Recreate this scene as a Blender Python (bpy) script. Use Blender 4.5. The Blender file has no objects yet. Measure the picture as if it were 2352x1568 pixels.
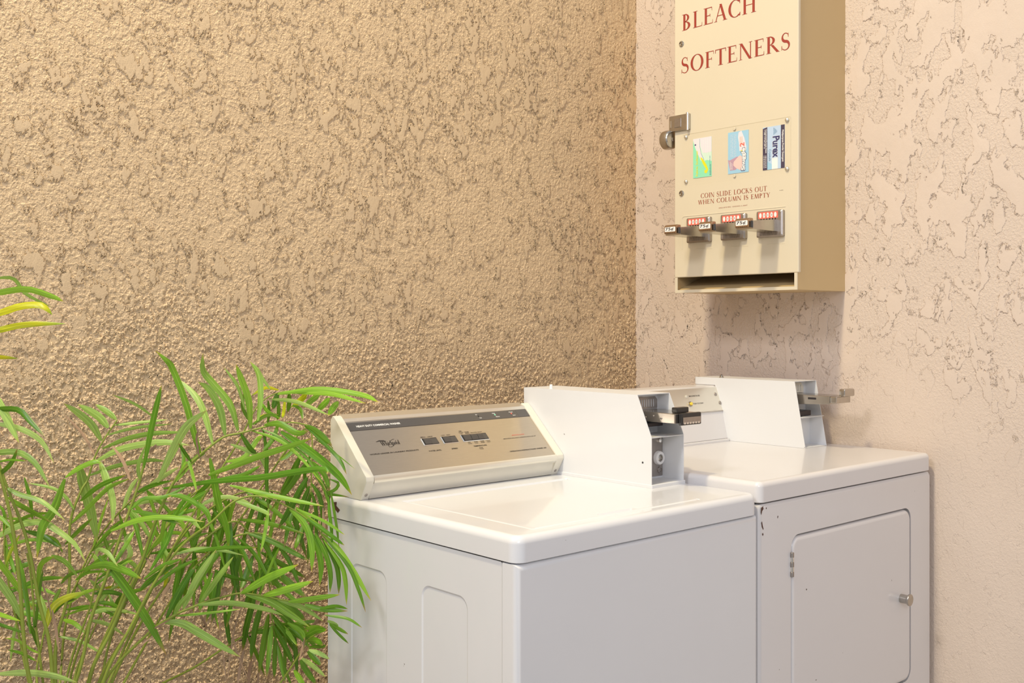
import bpy, bmesh, math, random
import numpy as np
from mathutils import Vector, Matrix
from mathutils.geometry import tessellate_polygon

random.seed(11)
scene = bpy.context.scene
COL = scene.collection
PI = math.pi
R = math.radians

# ------------------------------------------------------------------ camera constants
FPX = 2378.0
CAM = Vector((-2.62, -2.309, 1.28))
YAW = R(48.2)
FW = Vector((math.cos(YAW), math.sin(YAW), 0))
RT = Vector((FW.y, -FW.x, 0))


def at(u, v, D):
    """place at distance D (metres along the view axis)"""
    return CAM + FW * D + RT * ((u - 1176) / FPX * D) + Vector((0, 0, (745 - v) / FPX * D))


# ------------------------------------------------------------------ materials
MATS = {}


def nodes_of(name):
    m = bpy.data.materials.new(name)
    m.use_nodes = True
    nt = m.node_tree
    b = nt.nodes['Principled BSDF']
    MATS[name] = m
    return m, nt, b


def s2l(c):
    return tuple(((x / 12.92) if x <= 0.04045 else ((x + 0.055) / 1.055) ** 2.4) for x in c)


def N(nt, kind, **kw):
    n = nt.nodes.new(kind)
    for k, v in kw.items():
        setattr(n, k, v)
    return n


def mat(name, col, rough=0.5, metal=0.0, coat=0.0, var=0.0, vscale=30, bump=0.0, bscale=200, spec=0.5, stretch=None):
    """plain surface with slight procedural variation of colour and relief; col is linear"""
    m, nt, b = nodes_of(name)
    b.inputs['Roughness'].default_value = rough
    b.inputs['Metallic'].default_value = metal
    b.inputs['Coat Weight'].default_value = coat
    b.inputs['Coat Roughness'].default_value = 0.06
    b.inputs['Specular IOR Level'].default_value = spec
    tc = N(nt, 'ShaderNodeTexCoord')
    mp = N(nt, 'ShaderNodeMapping')
    nt.links.new(tc.outputs['Object'], mp.inputs['Vector'])
    if stretch:
        mp.inputs['Scale'].default_value = stretch
    nz = N(nt, 'ShaderNodeTexNoise')
    nz.inputs['Scale'].default_value = vscale
    nz.inputs['Detail'].default_value = 4
    nt.links.new(mp.outputs['Vector'], nz.inputs['Vector'])
    mx = N(nt, 'ShaderNodeMix', data_type='RGBA')
    mx.inputs['A'].default_value = (*[c * (1 - var) for c in col], 1)
    mx.inputs['B'].default_value = (*[min(1, c * (1 + var)) for c in col], 1)
    nt.links.new(nz.outputs['Fac'], mx.inputs['Factor'])
    nt.links.new(mx.outputs['Result'], b.inputs['Base Color'])
    if bump:
        n2 = N(nt, 'ShaderNodeTexNoise')
        n2.inputs['Scale'].default_value = bscale
        n2.inputs['Detail'].default_value = 3
        nt.links.new(mp.outputs['Vector'], n2.inputs['Vector'])
        bp = N(nt, 'ShaderNodeBump')
        bp.inputs['Strength'].default_value = 1.0
        bp.inputs['Distance'].default_value = bump
        nt.links.new(n2.outputs['Fac'], bp.inputs['Height'])
        nt.links.new(bp.outputs['Normal'], b.inputs['Normal'])
    return m


def chipped(name, col, rough=0.3, coat=0.4, amount=0.0):
    """enamel with sparse dark specks and scuffs"""
    m = mat(name, col, rough, 0, coat, 0.02, 6, 0.00012, 9)
    nt = m.node_tree
    b = nt.nodes['Principled BSDF']
    src = b.inputs['Base Color'].links[0].from_socket
    tc = N(nt, 'ShaderNodeTexCoord')
    v = N(nt, 'ShaderNodeTexNoise')
    v.inputs['Scale'].default_value = 70
    v.inputs['Detail'].default_value = 3
    nt.links.new(tc.outputs['Object'], v.inputs['Vector'])
    r = N(nt, 'ShaderNodeMapRange')
    r.inputs['From Min'].default_value = 0.79 - amount
    r.inputs['From Max'].default_value = 0.80 - amount
    nt.links.new(v.outputs['Fac'], r.inputs['Value'])
    mx = N(nt, 'ShaderNodeMix', data_type='RGBA')
    mx.inputs['B'].default_value = (0.10, 0.08, 0.07, 1)
    nt.links.new(r.outputs['Result'], mx.inputs['Factor'])
    nt.links.new(src, mx.inputs['A'])
    nt.links.new(mx.outputs['Result'], b.inputs['Base Color'])
    return m


def stucco(name, base, patch_lo, patch_scale, vstretch, crumb_amp, low_amp, crumb_scale, grain_amp, plate_h, crease, low_cut, region, seed):
    """trowelled stucco: sandy grain and crumbs, flattened in places to smooth patches"""
    m, nt, b = nodes_of(name)
    b.inputs['Roughness'].default_value = 0.62
    b.inputs['Specular IOR Level'].default_value = 0.28
    L = nt.links.new
    tc = N(nt, 'ShaderNodeTexCoord')
    off = N(nt, 'ShaderNodeVectorMath', operation='ADD')
    off.inputs[1].default_value = (seed, seed * 1.7, seed * 0.6)
    L(tc.outputs['Object'], off.inputs[0])

    def noise(scale, detail, rough=0.5, stretch=None, dist=0.0):
        src = off.outputs['Vector']
        if stretch:
            mp = N(nt, 'ShaderNodeMapping')
            mp.inputs['Scale'].default_value = stretch
            L(src, mp.inputs['Vector'])
            src = mp.outputs['Vector']
        n = N(nt, 'ShaderNodeTexNoise')
        n.inputs['Scale'].default_value = scale
        n.inputs['Detail'].default_value = detail
        n.inputs['Roughness'].default_value = rough
        n.inputs['Distortion'].default_value = dist
        L(src, n.inputs['Vector'])
        return n.outputs['Fac']

    def math_(op, a, c):
        n = N(nt, 'ShaderNodeMath', operation=op)
        for i, x in enumerate((a, c)):
            if isinstance(x, (int, float)):
                n.inputs[i].default_value = x
            else:
                L(x, n.inputs[i])
        return n.outputs[0]

    def rng(x, a, c, lo=0.0, hi=1.0, smooth=True):
        n = N(nt, 'ShaderNodeMapRange')
        if smooth:
            n.interpolation_type = 'SMOOTHSTEP'
        L(x, n.inputs['Value'])
        n.inputs['From Min'].default_value = a
        n.inputs['From Max'].default_value = c
        n.inputs['To Min'].default_value = lo
        n.inputs['To Max'].default_value = hi
        return n.outputs['Result']

    patch = noise(patch_scale, 6, 0.64 if region else 0.55, (1, 1, vstretch), 0.15)
    # broad drift of the patch share over the wall
    drift = noise(1.7, 2)
    patch = math_('ADD', patch, math_('MULTIPLY', math_('SUBTRACT', drift, 0.5), 0.34))
    sep = N(nt, 'ShaderNodeSeparateXYZ')
    L(tc.outputs['Object'], sep.inputs[0])
    # the coat changes along a wavy line about 1.2 m up: coarse crumbs below it on the back wall, plain sand finish on the right
    wav = math_('ADD', sep.outputs['Z'], math_('MULTIPLY', math_('SUBTRACT', noise(2.2, 2), 0.5), 0.9))
    low = rng(wav, 1.34, 1.08) if region else rng(wav, 1.22, 0.95)
    P = rng(patch, patch_lo, patch_lo + 0.016)
    d = N(nt, 'ShaderNodeMath', operation='ABSOLUTE')
    L(math_('SUBTRACT', patch, patch_lo - 0.007), d.inputs[0])
    groove = math_('MULTIPLY', rng(d.outputs[0], 0.012, 0.002), rng(noise(42, 3, 0.6), 0.45, 0.62))
    cr = noise(crumb_scale, 2.5, 0.5, (1, 1, 0.85), 0.2)
    C = rng(cr, 0.40, 0.66)
    amp = rng(low, 0, 1, crumb_amp, low_amp, False)
    grain = noise(270, 4, 0.65)
    fine = noise(600, 2)
    rough_h = math_('ADD', math_('MULTIPLY', C, amp), math_('MULTIPLY', grain, rng(low, 0, 1, grain_amp, grain_amp * .55, False)))
    plate = math_('ADD', plate_h, math_('ADD', math_('MULTIPLY', patch, 0.003), math_('MULTIPLY', grain, grain_amp * 0.25)))
    keep = math_('SUBTRACT', 1.0, math_('MULTIPLY', low, low_cut))
    mix = N(nt, 'ShaderNodeMix', data_type='FLOAT')
    L(math_('MULTIPLY', P, keep), mix.inputs['Factor'])
    L(rough_h, mix.inputs['A'])
    L(plate, mix.inputs['B'])
    h = math_('SUBTRACT', mix.outputs['Result'], math_('MULTIPLY', math_('MULTIPLY', groove, math_('SUBTRACT', 1.0, math_('MULTIPLY', low, 0.8))), crease))
    disp = N(nt, 'ShaderNodeDisplacement')
    disp.inputs['Midlevel'].default_value = 0
    disp.inputs['Scale'].default_value = 1
    L(h, disp.inputs['Height'])
    L(disp.outputs['Displacement'], nt.nodes['Material Output'].inputs['Displacement'])
    m.displacement_method = 'BOTH'
    mx = N(nt, 'ShaderNodeMix', data_type='RGBA')
    mx.inputs['A'].default_value = (*[c * 0.93 for c in base], 1)
    mx.inputs['B'].default_value = (*[min(1, c * 1.06) for c in base], 1)
    L(noise(7, 3), mx.inputs['Factor'])
    L(mx.outputs['Result'], b.inputs['Base Color'])
    return m


WHITE = chipped('white_enamel', (0.73, 0.735, 0.755), 0.28, 0.5)
WHITE2 = chipped('dryer_enamel', (0.72, 0.70, 0.70), 0.3, 0.45, 0.02)
BOXW = chipped('coin_box_paint', (0.74, 0.745, 0.755), 0.4, 0.1, 0.02)
IVORY = mat('ivory_plastic', (0.74, 0.70, 0.60), 0.4, 0, 0.1, 0.03, 12)
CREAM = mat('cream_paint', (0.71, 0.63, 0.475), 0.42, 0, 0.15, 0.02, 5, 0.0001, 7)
STEEL = mat('brushed_steel', (0.52, 0.455, 0.37), 0.30, 1, 0, 0.10, 40, 0.00003, 60, stretch=(1, 40, 40))
STEELB = mat('bright_trim', (0.80, 0.765, 0.68), 0.34, 0.85, 0, 0.04, 20)
CHROME = mat('chrome', (0.50, 0.47, 0.43), 0.24, 1, 0, 0.12, 60, 0.00008, 90)
CREAM_SHADED = mat('cream_paint_shaded', (0.60, 0.44, 0.225), 0.45, 0, 0.1, 0.03, 5)  # door's cream made darker and browner: the cabinet side's shade is in the colour
CHROMEB = mat('bright_chrome', (0.85, 0.83, 0.80), 0.10, 1)
DULL = mat('worn_zinc', (0.42, 0.38, 0.35), 0.42, 1, 0, 0.2, 60, 0.0002, 120)
BRONZE = mat('bronze_tag', (0.50, 0.36, 0.25), 0.28, 1, 0, 0.1, 60)
STRIP = mat('charcoal_strip', (0.075, 0.068, 0.065), 0.35, 0.0, 0.2)
BLACK = mat('black_plastic', (0.022, 0.02, 0.02), 0.3, 0, 0.2)
GREYP = mat('grey_button', (0.07, 0.063, 0.058), 0.35, 0, 0.1)
DARKB = mat('dark_steel', (0.05, 0.045, 0.05), 0.35, 0.6)
HOLE = mat('dark_hole', (0.012, 0.010, 0.009), 0.8)
REDINK = mat('red_ink', (0.34, 0.045, 0.028), 0.45)
BRINK = mat('brown_ink', (0.33, 0.075, 0.035), 0.45)
INK = mat('black_ink', (0.035, 0.028, 0.024), 0.5)
WINK = mat('white_ink', (0.86, 0.85, 0.83), 0.5)
NAVY = mat('navy_ink', (0.045, 0.05, 0.16), 0.4)
TEAL = mat('teal_ink', (0.06, 0.22, 0.36), 0.4)
SKYB = mat('sky_blue_print', (0.36, 0.62, 0.80), 0.35, 0, 0.3)
PALEB = mat('pale_blue_print', (0.52, 0.66, 0.84), 0.35, 0, 0.3)
NAVYP = mat('navy_print', (0.07, 0.055, 0.10), 0.35, 0, 0.3)
MINT = mat('mint_print', (0.30, 0.78, 0.52), 0.35, 0, 0.3)
PALEM = mat('pale_mint_print', (0.66, 0.84, 0.70), 0.35, 0, 0.3)
LILAC = mat('lilac_print', (0.80, 0.76, 0.80), 0.35, 0, 0.3)
YEL = mat('yellow_print', (0.86, 0.76, 0.03), 0.35)
ORANGE = mat('orange_print', (0.85, 0.40, 0.12), 0.35)
MAUVE = mat('mauve_print', (0.52, 0.33, 0.42), 0.35, 0, 0.3)
PINKP = mat('pink_print', (0.86, 0.60, 0.55), 0.35, 0, 0.3)
REDP = mat('red_print', (0.75, 0.17, 0.12), 0.4)
AMBER = mat('amber_lens', (0.85, 0.62, 0.05), 0.2, 0, 0.5)
CLEARL = mat('clear_lens', (0.62, 0.58, 0.50), 0.15, 0, 0.5)
RUST = mat('rust', (0.10, 0.045, 0.03), 0.8)
CONC = mat('concrete', (0.34, 0.34, 0.34), 0.8, 0, 0, 0.12, 8, 0.001, 60)
SOIL = mat('soil', (0.06, 0.035, 0.02), 0.95, 0, 0, 0.4, 40, 0.004, 50)
STEM = mat('palm_stem', (0.24, 0.30, 0.035), 0.5, 0, 0, 0.35, 18)
DRY = mat('dry_straw', (0.36, 0.23, 0.14), 0.8, 0, 0, 0.35, 30)

# clear acrylic cover over the product cards
_m, _nt, _b = nodes_of('clear_acrylic')
_t = N(_nt, 'ShaderNodeBsdfTransparent')
_g = N(_nt, 'ShaderNodeBsdfGlossy')
_g.inputs['Roughness'].default_value = 0.04
_f = N(_nt, 'ShaderNodeFresnel')
_f.inputs['IOR'].default_value = 1.10
_x = N(_nt, 'ShaderNodeMixShader')
_nt.links.new(_f.outputs[0], _x.inputs[0])
_nt.links.new(_t.outputs[0], _x.inputs[1])
_nt.links.new(_g.outputs[0], _x.inputs[2])
_nt.links.new(_x.outputs[0], _nt.nodes['Material Output'].inputs['Surface'])
ACRYL = _m


def leaf_material(name, c0, c1, ctip, tipstart):
    m, nt, b = nodes_of(name)
    L = nt.links.new
    uv = N(nt, 'ShaderNodeUVMap')
    sp = N(nt, 'ShaderNodeSeparateXYZ')
    L(uv.outputs['UV'], sp.inputs[0])
    mx = N(nt, 'ShaderNodeMix', data_type='RGBA')
    mx.inputs['A'].default_value = (*c0, 1)
    mx.inputs['B'].default_value = (*c1, 1)
    # long fibres, a pale midrib; UV x runs along the leaflet, UV y holds its tone (whole part) and the place across (fraction)
    fr = N(nt, 'ShaderNodeMath', operation='FRACT')
    L(sp.outputs['Y'], fr.inputs[0])
    fl_ = N(nt, 'ShaderNodeMath', operation='FLOOR')
    L(sp.outputs['Y'], fl_.inputs[0])
    tone = N(nt, 'ShaderNodeMath', operation='DIVIDE')
    L(fl_.outputs[0], tone.inputs[0])
    tone.inputs[1].default_value = 16
    L(tone.outputs[0], mx.inputs['Factor'])
    cb = N(nt, 'ShaderNodeCombineXYZ')
    sx = N(nt, 'ShaderNodeMath', operation='MULTIPLY')
    L(sp.outputs['X'], sx.inputs[0])
    sx.inputs[1].default_value = 2.2
    sy = N(nt, 'ShaderNodeMath', operation='MULTIPLY')
    L(sp.outputs['Y'], sy.inputs[0])
    sy.inputs[1].default_value = 11.0
    L(sx.outputs[0], cb.inputs['X'])
    L(sy.outputs[0], cb.inputs['Y'])
    nz = N(nt, 'ShaderNodeTexNoise')
    nz.inputs['Scale'].default_value = 1.0
    nz.inputs['Detail'].default_value = 4
    L(cb.outputs[0], nz.inputs['Vector'])
    hv = N(nt, 'ShaderNodeHueSaturation')
    mr0 = N(nt, 'ShaderNodeMapRange')
    mr0.inputs['From Min'].default_value = 0.3
    mr0.inputs['From Max'].default_value = 0.7
    mr0.inputs['To Min'].default_value = 0.70
    mr0.inputs['To Max'].default_value = 1.35
    L(nz.outputs['Fac'], mr0.inputs['Value'])
    L(mr0.outputs['Result'], hv.inputs['Value'])
    rib = N(nt, 'ShaderNodeMath', operation='SUBTRACT')
    L(fr.outputs[0], rib.inputs[0])
    rib.inputs[1].default_value = 0.5
    rab = N(nt, 'ShaderNodeMath', operation='ABSOLUTE')
    L(rib.outputs[0], rab.inputs[0])
    rr_ = N(nt, 'ShaderNodeMapRange')
    rr_.inputs['From Min'].default_value = 0.09
    rr_.inputs['From Max'].default_value = 0.03
    rr_.inputs['To Max'].default_value = 0.22
    L(rab.outputs[0], rr_.inputs['Value'])
    mrib = N(nt, 'ShaderNodeMix', data_type='RGBA')
    L(rr_.outputs['Result'], mrib.inputs['Factor'])
    L(mx.outputs['Result'], mrib.inputs['A'])
    mrib.inputs['B'].default_value = (*[min(1, c * 1.5 + .03) for c in c1], 1)
    L(mrib.outputs['Result'], hv.inputs['Color'])
    mr = N(nt, 'ShaderNodeMapRange')
    mr.inputs['From Min'].default_value = tipstart
    mr.inputs['From Max'].default_value = 1.0
    L(sp.outputs['X'], mr.inputs['Value'])
    mt = N(nt, 'ShaderNodeMix', data_type='RGBA')
    L(mr.outputs['Result'], mt.inputs['Factor'])
    L(hv.outputs['Color'], mt.inputs['A'])
    mt.inputs['B'].default_value = (*ctip, 1)
    L(mt.outputs['Result'], b.inputs['Base Color'])
    b.inputs['Roughness'].default_value = 0.36
    b.inputs['Specular IOR Level'].default_value = 0.45
    tr = N(nt, 'ShaderNodeBsdfTranslucent')
    L(mt.outputs['Result'], tr.inputs['Color'])
    ms = N(nt, 'ShaderNodeMixShader')
    ms.inputs['Fac'].default_value = 0.32
    L(b.outputs['BSDF'], ms.inputs[1])
    L(tr.outputs['BSDF'], ms.inputs[2])
    L(ms.outputs['Shader'], nt.nodes['Material Output'].inputs['Surface'])
    return m


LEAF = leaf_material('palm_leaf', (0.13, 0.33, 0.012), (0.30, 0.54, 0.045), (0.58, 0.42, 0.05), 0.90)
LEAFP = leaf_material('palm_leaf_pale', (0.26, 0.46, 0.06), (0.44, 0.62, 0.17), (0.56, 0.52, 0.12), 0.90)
LEAFD = leaf_material('palm_leaf_shaded', (0.085, 0.22, 0.010), (0.18, 0.36, 0.022), (0.42, 0.24, 0.09), 0.86)  # darker leaf green; the shade among the rear fronds is put into it
LEAFY = leaf_material('palm_leaf_yellow', (0.40, 0.52, 0.010), (0.66, 0.62, 0.012), (0.25, 0.42, 0.03), 0.75)

WALLB = stucco('stucco_back', (0.68, 0.51, 0.325), 0.562, 34, 0.58, 0.0017, 0.0052, 135, 0.0024, 0.0028, 0.0014, 0.62, True, 3.1)  # same paint as the right wall, yellower: warm lamplight partly put into the colour
WALLR = stucco('stucco_right', (0.68, 0.565, 0.475), 0.505, 22, 0.62, 0.0007, 0.0003, 150, 0.0017, 0.0011, 0.0022, 0.9, False, 9.4)


# ------------------------------------------------------------------ object helpers
def link(o):
    COL.objects.link(o)
    return o


def tag(o, label=None, cat=None, group=None, kind=None):
    if label:
        o['label'] = label
    if cat:
        o['category'] = cat
    if group:
        o['group'] = group
    if kind:
        o['kind'] = kind
    return o


def thing(name, loc, label, cat, group=None):
    o = bpy.data.objects.new(name, None)
    o.empty_display_size = 0.1
    o.location = loc
    link(o)
    return tag(o, label, cat, group)


class MB:
    """collects faces for ONE mesh object; coordinates are world metres"""

    def __init__(self):
        self.v, self.f, self.mi, self.uv = [], [], [], []
        self.mats = []

    def m(self, material):
        if material not in self.mats:
            self.mats.append(material)
        return self.mats.index(material)

    def face(self, pts, material=None, uv=None):
        i = len(self.v)
        self.v += [tuple(p) for p in pts]
        self.f.append(tuple(range(i, i + len(pts))))
        self.mi.append(self.m(material) if material else 0)
        self.uv.append(uv)

    def mesh(self, verts, faces, material=None, uvs=None):
        i = len(self.v)
        self.v += [tuple(p) for p in verts]
        for k, f in enumerate(faces):
            self.f.append(tuple(i + j for j in f))
            self.mi.append(self.m(material) if material else 0)
            self.uv.append(uvs[k] if uvs else None)

    def from_bm(self, bm, material=None):
        bm.verts.index_update()
        self.mesh([v.co.copy() for v in bm.verts], [[v.index for v in f.verts] for f in bm.faces], material)
        bm.free()

    def box(self, x0, x1, y0, y1, z0, z1, bev=0.0, seg=3, material=None, edges=None, mtx=None):
        bm = bmesh.new()
        bmesh.ops.create_cube(bm, size=1)
        for v in bm.verts:
            v.co = Vector((x0 + (v.co.x + .5) * (x1 - x0), y0 + (v.co.y + .5) * (y1 - y0), z0 + (v.co.z + .5) * (z1 - z0)))
        if bev:
            es = [e for e in bm.edges if edges is None or edges((e.verts[0].co + e.verts[1].co) / 2, (e.verts[1].co - e.verts[0].co).normalized())]
            bmesh.ops.bevel(bm, geom=es, offset=bev, segments=seg, profile=0.5, affect='EDGES')
        if mtx is not None:
            bm.transform(mtx)
        self.from_bm(bm, material)

    def prism(self, loop, vec, bev=0.0, seg=2, material=None):
        """solid: planar loop of 3D points pushed along vec"""
        bm = bmesh.new()
        vec = Vector(vec)
        a = [bm.verts.new(Vector(p)) for p in loop]
        c = [bm.verts.new(Vector(p) + vec) for p in loop]
        n = len(loop)
        bm.faces.new(a)
        bm.faces.new(c[::-1])
        for i in range(n):
            bm.faces.new((a[i], c[i], c[(i + 1) % n], a[(i + 1) % n]))
        bmesh.ops.recalc_face_normals(bm, faces=bm.faces)
        if bev:
            bmesh.ops.bevel(bm, geom=list(bm.edges), offset=bev, segments=seg, profile=0.5, affect='EDGES')
        self.from_bm(bm, material)

    def tube(self, pts, r, n=8, material=None, cap=True):
        pts = [Vector(p) for p in pts]
        rs = r if isinstance(r, (list, tuple)) else [r] * len(pts)
        rings = []
        up = Vector((0.13, 0.21, 0.97))
        for i, p in enumerate(pts):
            t = (pts[min(i + 1, len(pts) - 1)] - pts[max(i - 1, 0)]).normalized()
            a = t.cross(up)
            if a.length < 1e-3:
                a = t.cross(Vector((1, 0, 0)))
            a.normalize()
            c = t.cross(a)
            rings.append([p + (a * math.cos(2 * PI * k / n) + c * math.sin(2 * PI * k / n)) * rs[i] for k in range(n)])
        V = [q for ring in rings for q in ring]
        Fs = []
        for i in range(len(pts) - 1):
            for k in range(n):
                Fs.append((i * n + k, i * n + (k + 1) % n, (i + 1) * n + (k + 1) % n, (i + 1) * n + k))
        if cap:
            Fs.append(tuple(range(n))[::-1])
            Fs.append(tuple((len(pts) - 1) * n + k for k in range(n)))
        self.mesh(V, Fs, material)

    def lathe(self, origin, axis, prof, n=24, material=None):
        """prof: (radius, height along axis)"""
        axis = Vector(axis).normalized()
        a = axis.orthogonal().normalized()
        c = axis.cross(a)
        o = Vector(origin)
        V, Fs = [], []
        for r, h in prof:
            for k in range(n):
                V.append(o + axis * h + (a * math.cos(2 * PI * k / n) + c * math.sin(2 * PI * k / n)) * max(r, 1e-5))
        for i in range(len(prof) - 1):
            for k in range(n):
                Fs.append((i * n + k, i * n + (k + 1) % n, (i + 1) * n + (k + 1) % n, (i + 1) * n + k))
        Fs.append(tuple(range(n))[::-1])
        Fs.append(tuple((len(prof) - 1) * n + k for k in range(n)))
        self.mesh(V, Fs, material)

    def fill(self, loops, fn, material=None):
        """flat face with holes; loops of 2D points, fn maps 2D to 3D"""
        loops = [list(loops[0])] + [list(lp)[::-1] for lp in loops[1:]]
        tri = tessellate_polygon([[Vector((p[0], p[1], 0)) for p in lp] for lp in loops])
        flat = [p for lp in loops for p in lp]
        self.mesh([fn(*p) for p in flat], [tuple(t) for t in tri], material)

    def strip(self, A, Bp, material=None):
        n = len(A)
        self.mesh(list(A) + list(Bp), [(i, (i + 1) % n, n + (i + 1) % n, n + i) for i in range(n)], material)

    def build(self, name, material=None, parent=None, smooth=35, wn=True, label=None):
        me = bpy.data.meshes.new(name)
        me.from_pydata(self.v, [], self.f)
        if material and not self.mats:
            self.mats = [material]
        for mm in self.mats:
            me.materials.append(mm)
        if len(self.mats) > 1:
            me.polygons.foreach_set('material_index', self.mi)
        if any(self.uv):
            ul = me.uv_layers.new(name='UVMap')
            k = 0
            for fi, f in enumerate(self.f):
                for j in range(len(f)):
                    if self.uv[fi]:
                        ul.data[k].uv = self.uv[fi][j]
                    k += 1
        bm = bmesh.new()
        bm.from_mesh(me)
        bmesh.ops.remove_doubles(bm, verts=bm.verts, dist=1e-6)
        if not any(self.uv):
            bmesh.ops.recalc_face_normals(bm, faces=bm.faces)
        bm.to_mesh(me)
        bm.free()
        o = link(bpy.data.objects.new(name, me))
        if smooth:
            me.polygons.foreach_set('use_smooth', [True] * len(me.polygons))
            me.set_sharp_from_angle(angle=R(smooth))
            if wn:
                w = o.modifiers.new('WeightedNormal', 'WEIGHTED_NORMAL')
                w.keep_sharp = True
        if parent is not None:
            o.parent = parent
            if parent.type == 'EMPTY':
                o.matrix_parent_inverse = Matrix.Translation(-Vector(parent.location))
        if label:
            o['label'] = label
        return o


def rr(x0, y0, x1, y1, r, n=6, corners=(1, 1, 1, 1)):
    """rounded rectangle loop, counter-clockwise from bottom-left"""
    out = []
    for (cx, cy, a0, k) in ((x0, y0, 180, 0), (x1, y0, 270, 1), (x1, y1, 0, 2), (x0, y1, 90, 3)):
        rad = r * corners[k]
        if rad <= 0:
            out.append((cx, cy))
            continue
        ox = cx + (rad if k in (0, 3) else -rad)
        oy = cy + (rad if k in (0, 1) else -rad)
        for i in range(n + 1):
            a = R(a0 + 90 * i / n)
            out.append((ox + rad * math.cos(a), oy + rad * math.sin(a)))
    return out


# ------------------------------------------------------------------ lettering
def sans(text, bold=0.0, spacing=1.0, line=1.0, align='LEFT'):
    cu = bpy.data.curves.new('t', 'FONT')
    cu.body = text
    cu.fill_mode = 'FRONT'
    cu.dimensions = '2D'
    cu.offset = bold
    cu.resolution_u = 3
    cu.space_character = spacing
    cu.space_line = line
    cu.align_x = align
    ob = link(bpy.data.objects.new('t', cu))
    dg = bpy.context.evaluated_depsgraph_get()
    me = bpy.data.meshes.new_from_object(ob.evaluated_get(dg))
    V = [(v.co.x, v.co.y) for v in me.vertices]
    Fs = [tuple(p.vertices) for p in me.polygons]
    bpy.data.objects.remove(ob)
    bpy.data.meshes.remove(me)
    bpy.data.curves.remove(cu)
    return V, Fs


def _arc(cx, cy, ro, ri, a0, a1, n=18):
    V, Fs = [], []
    for i in range(n + 1):
        a = R(a0 + (a1 - a0) * i / n)
        V.append((cx + ro[0] * math.cos(a), cy + ro[1] * math.sin(a)))
        V.append((cx + ri[0] * math.cos(a), cy + ri[1] * math.sin(a)))
    for i in range(n):
        Fs.append((2 * i, 2 * i + 1, 2 * i + 3, 2 * i + 2))
    return V, Fs


def _stroke(pts, ws):
    V, Fs = [], []
    n = len(pts)
    for i in range(n):
        a, c = pts[max(i - 1, 0)], pts[min(i + 1, n - 1)]
        dx, dy = c[0] - a[0], c[1] - a[1]
        l = math.hypot(dx, dy)
        nx, ny = -dy / l, dx / l
        V += [(pts[i][0] + nx * ws[i] / 2, pts[i][1] + ny * ws[i] / 2), (pts[i][0] - nx * ws[i] / 2, pts[i][1] - ny * ws[i] / 2)]
    for i in range(n - 1):
        Fs.append((2 * i, 2 * i + 1, 2 * i + 3, 2 * i + 2))
    return V, Fs


SW, TH, SE = 0.15, 0.045, 0.034   # stem, thin stroke, serif


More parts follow.
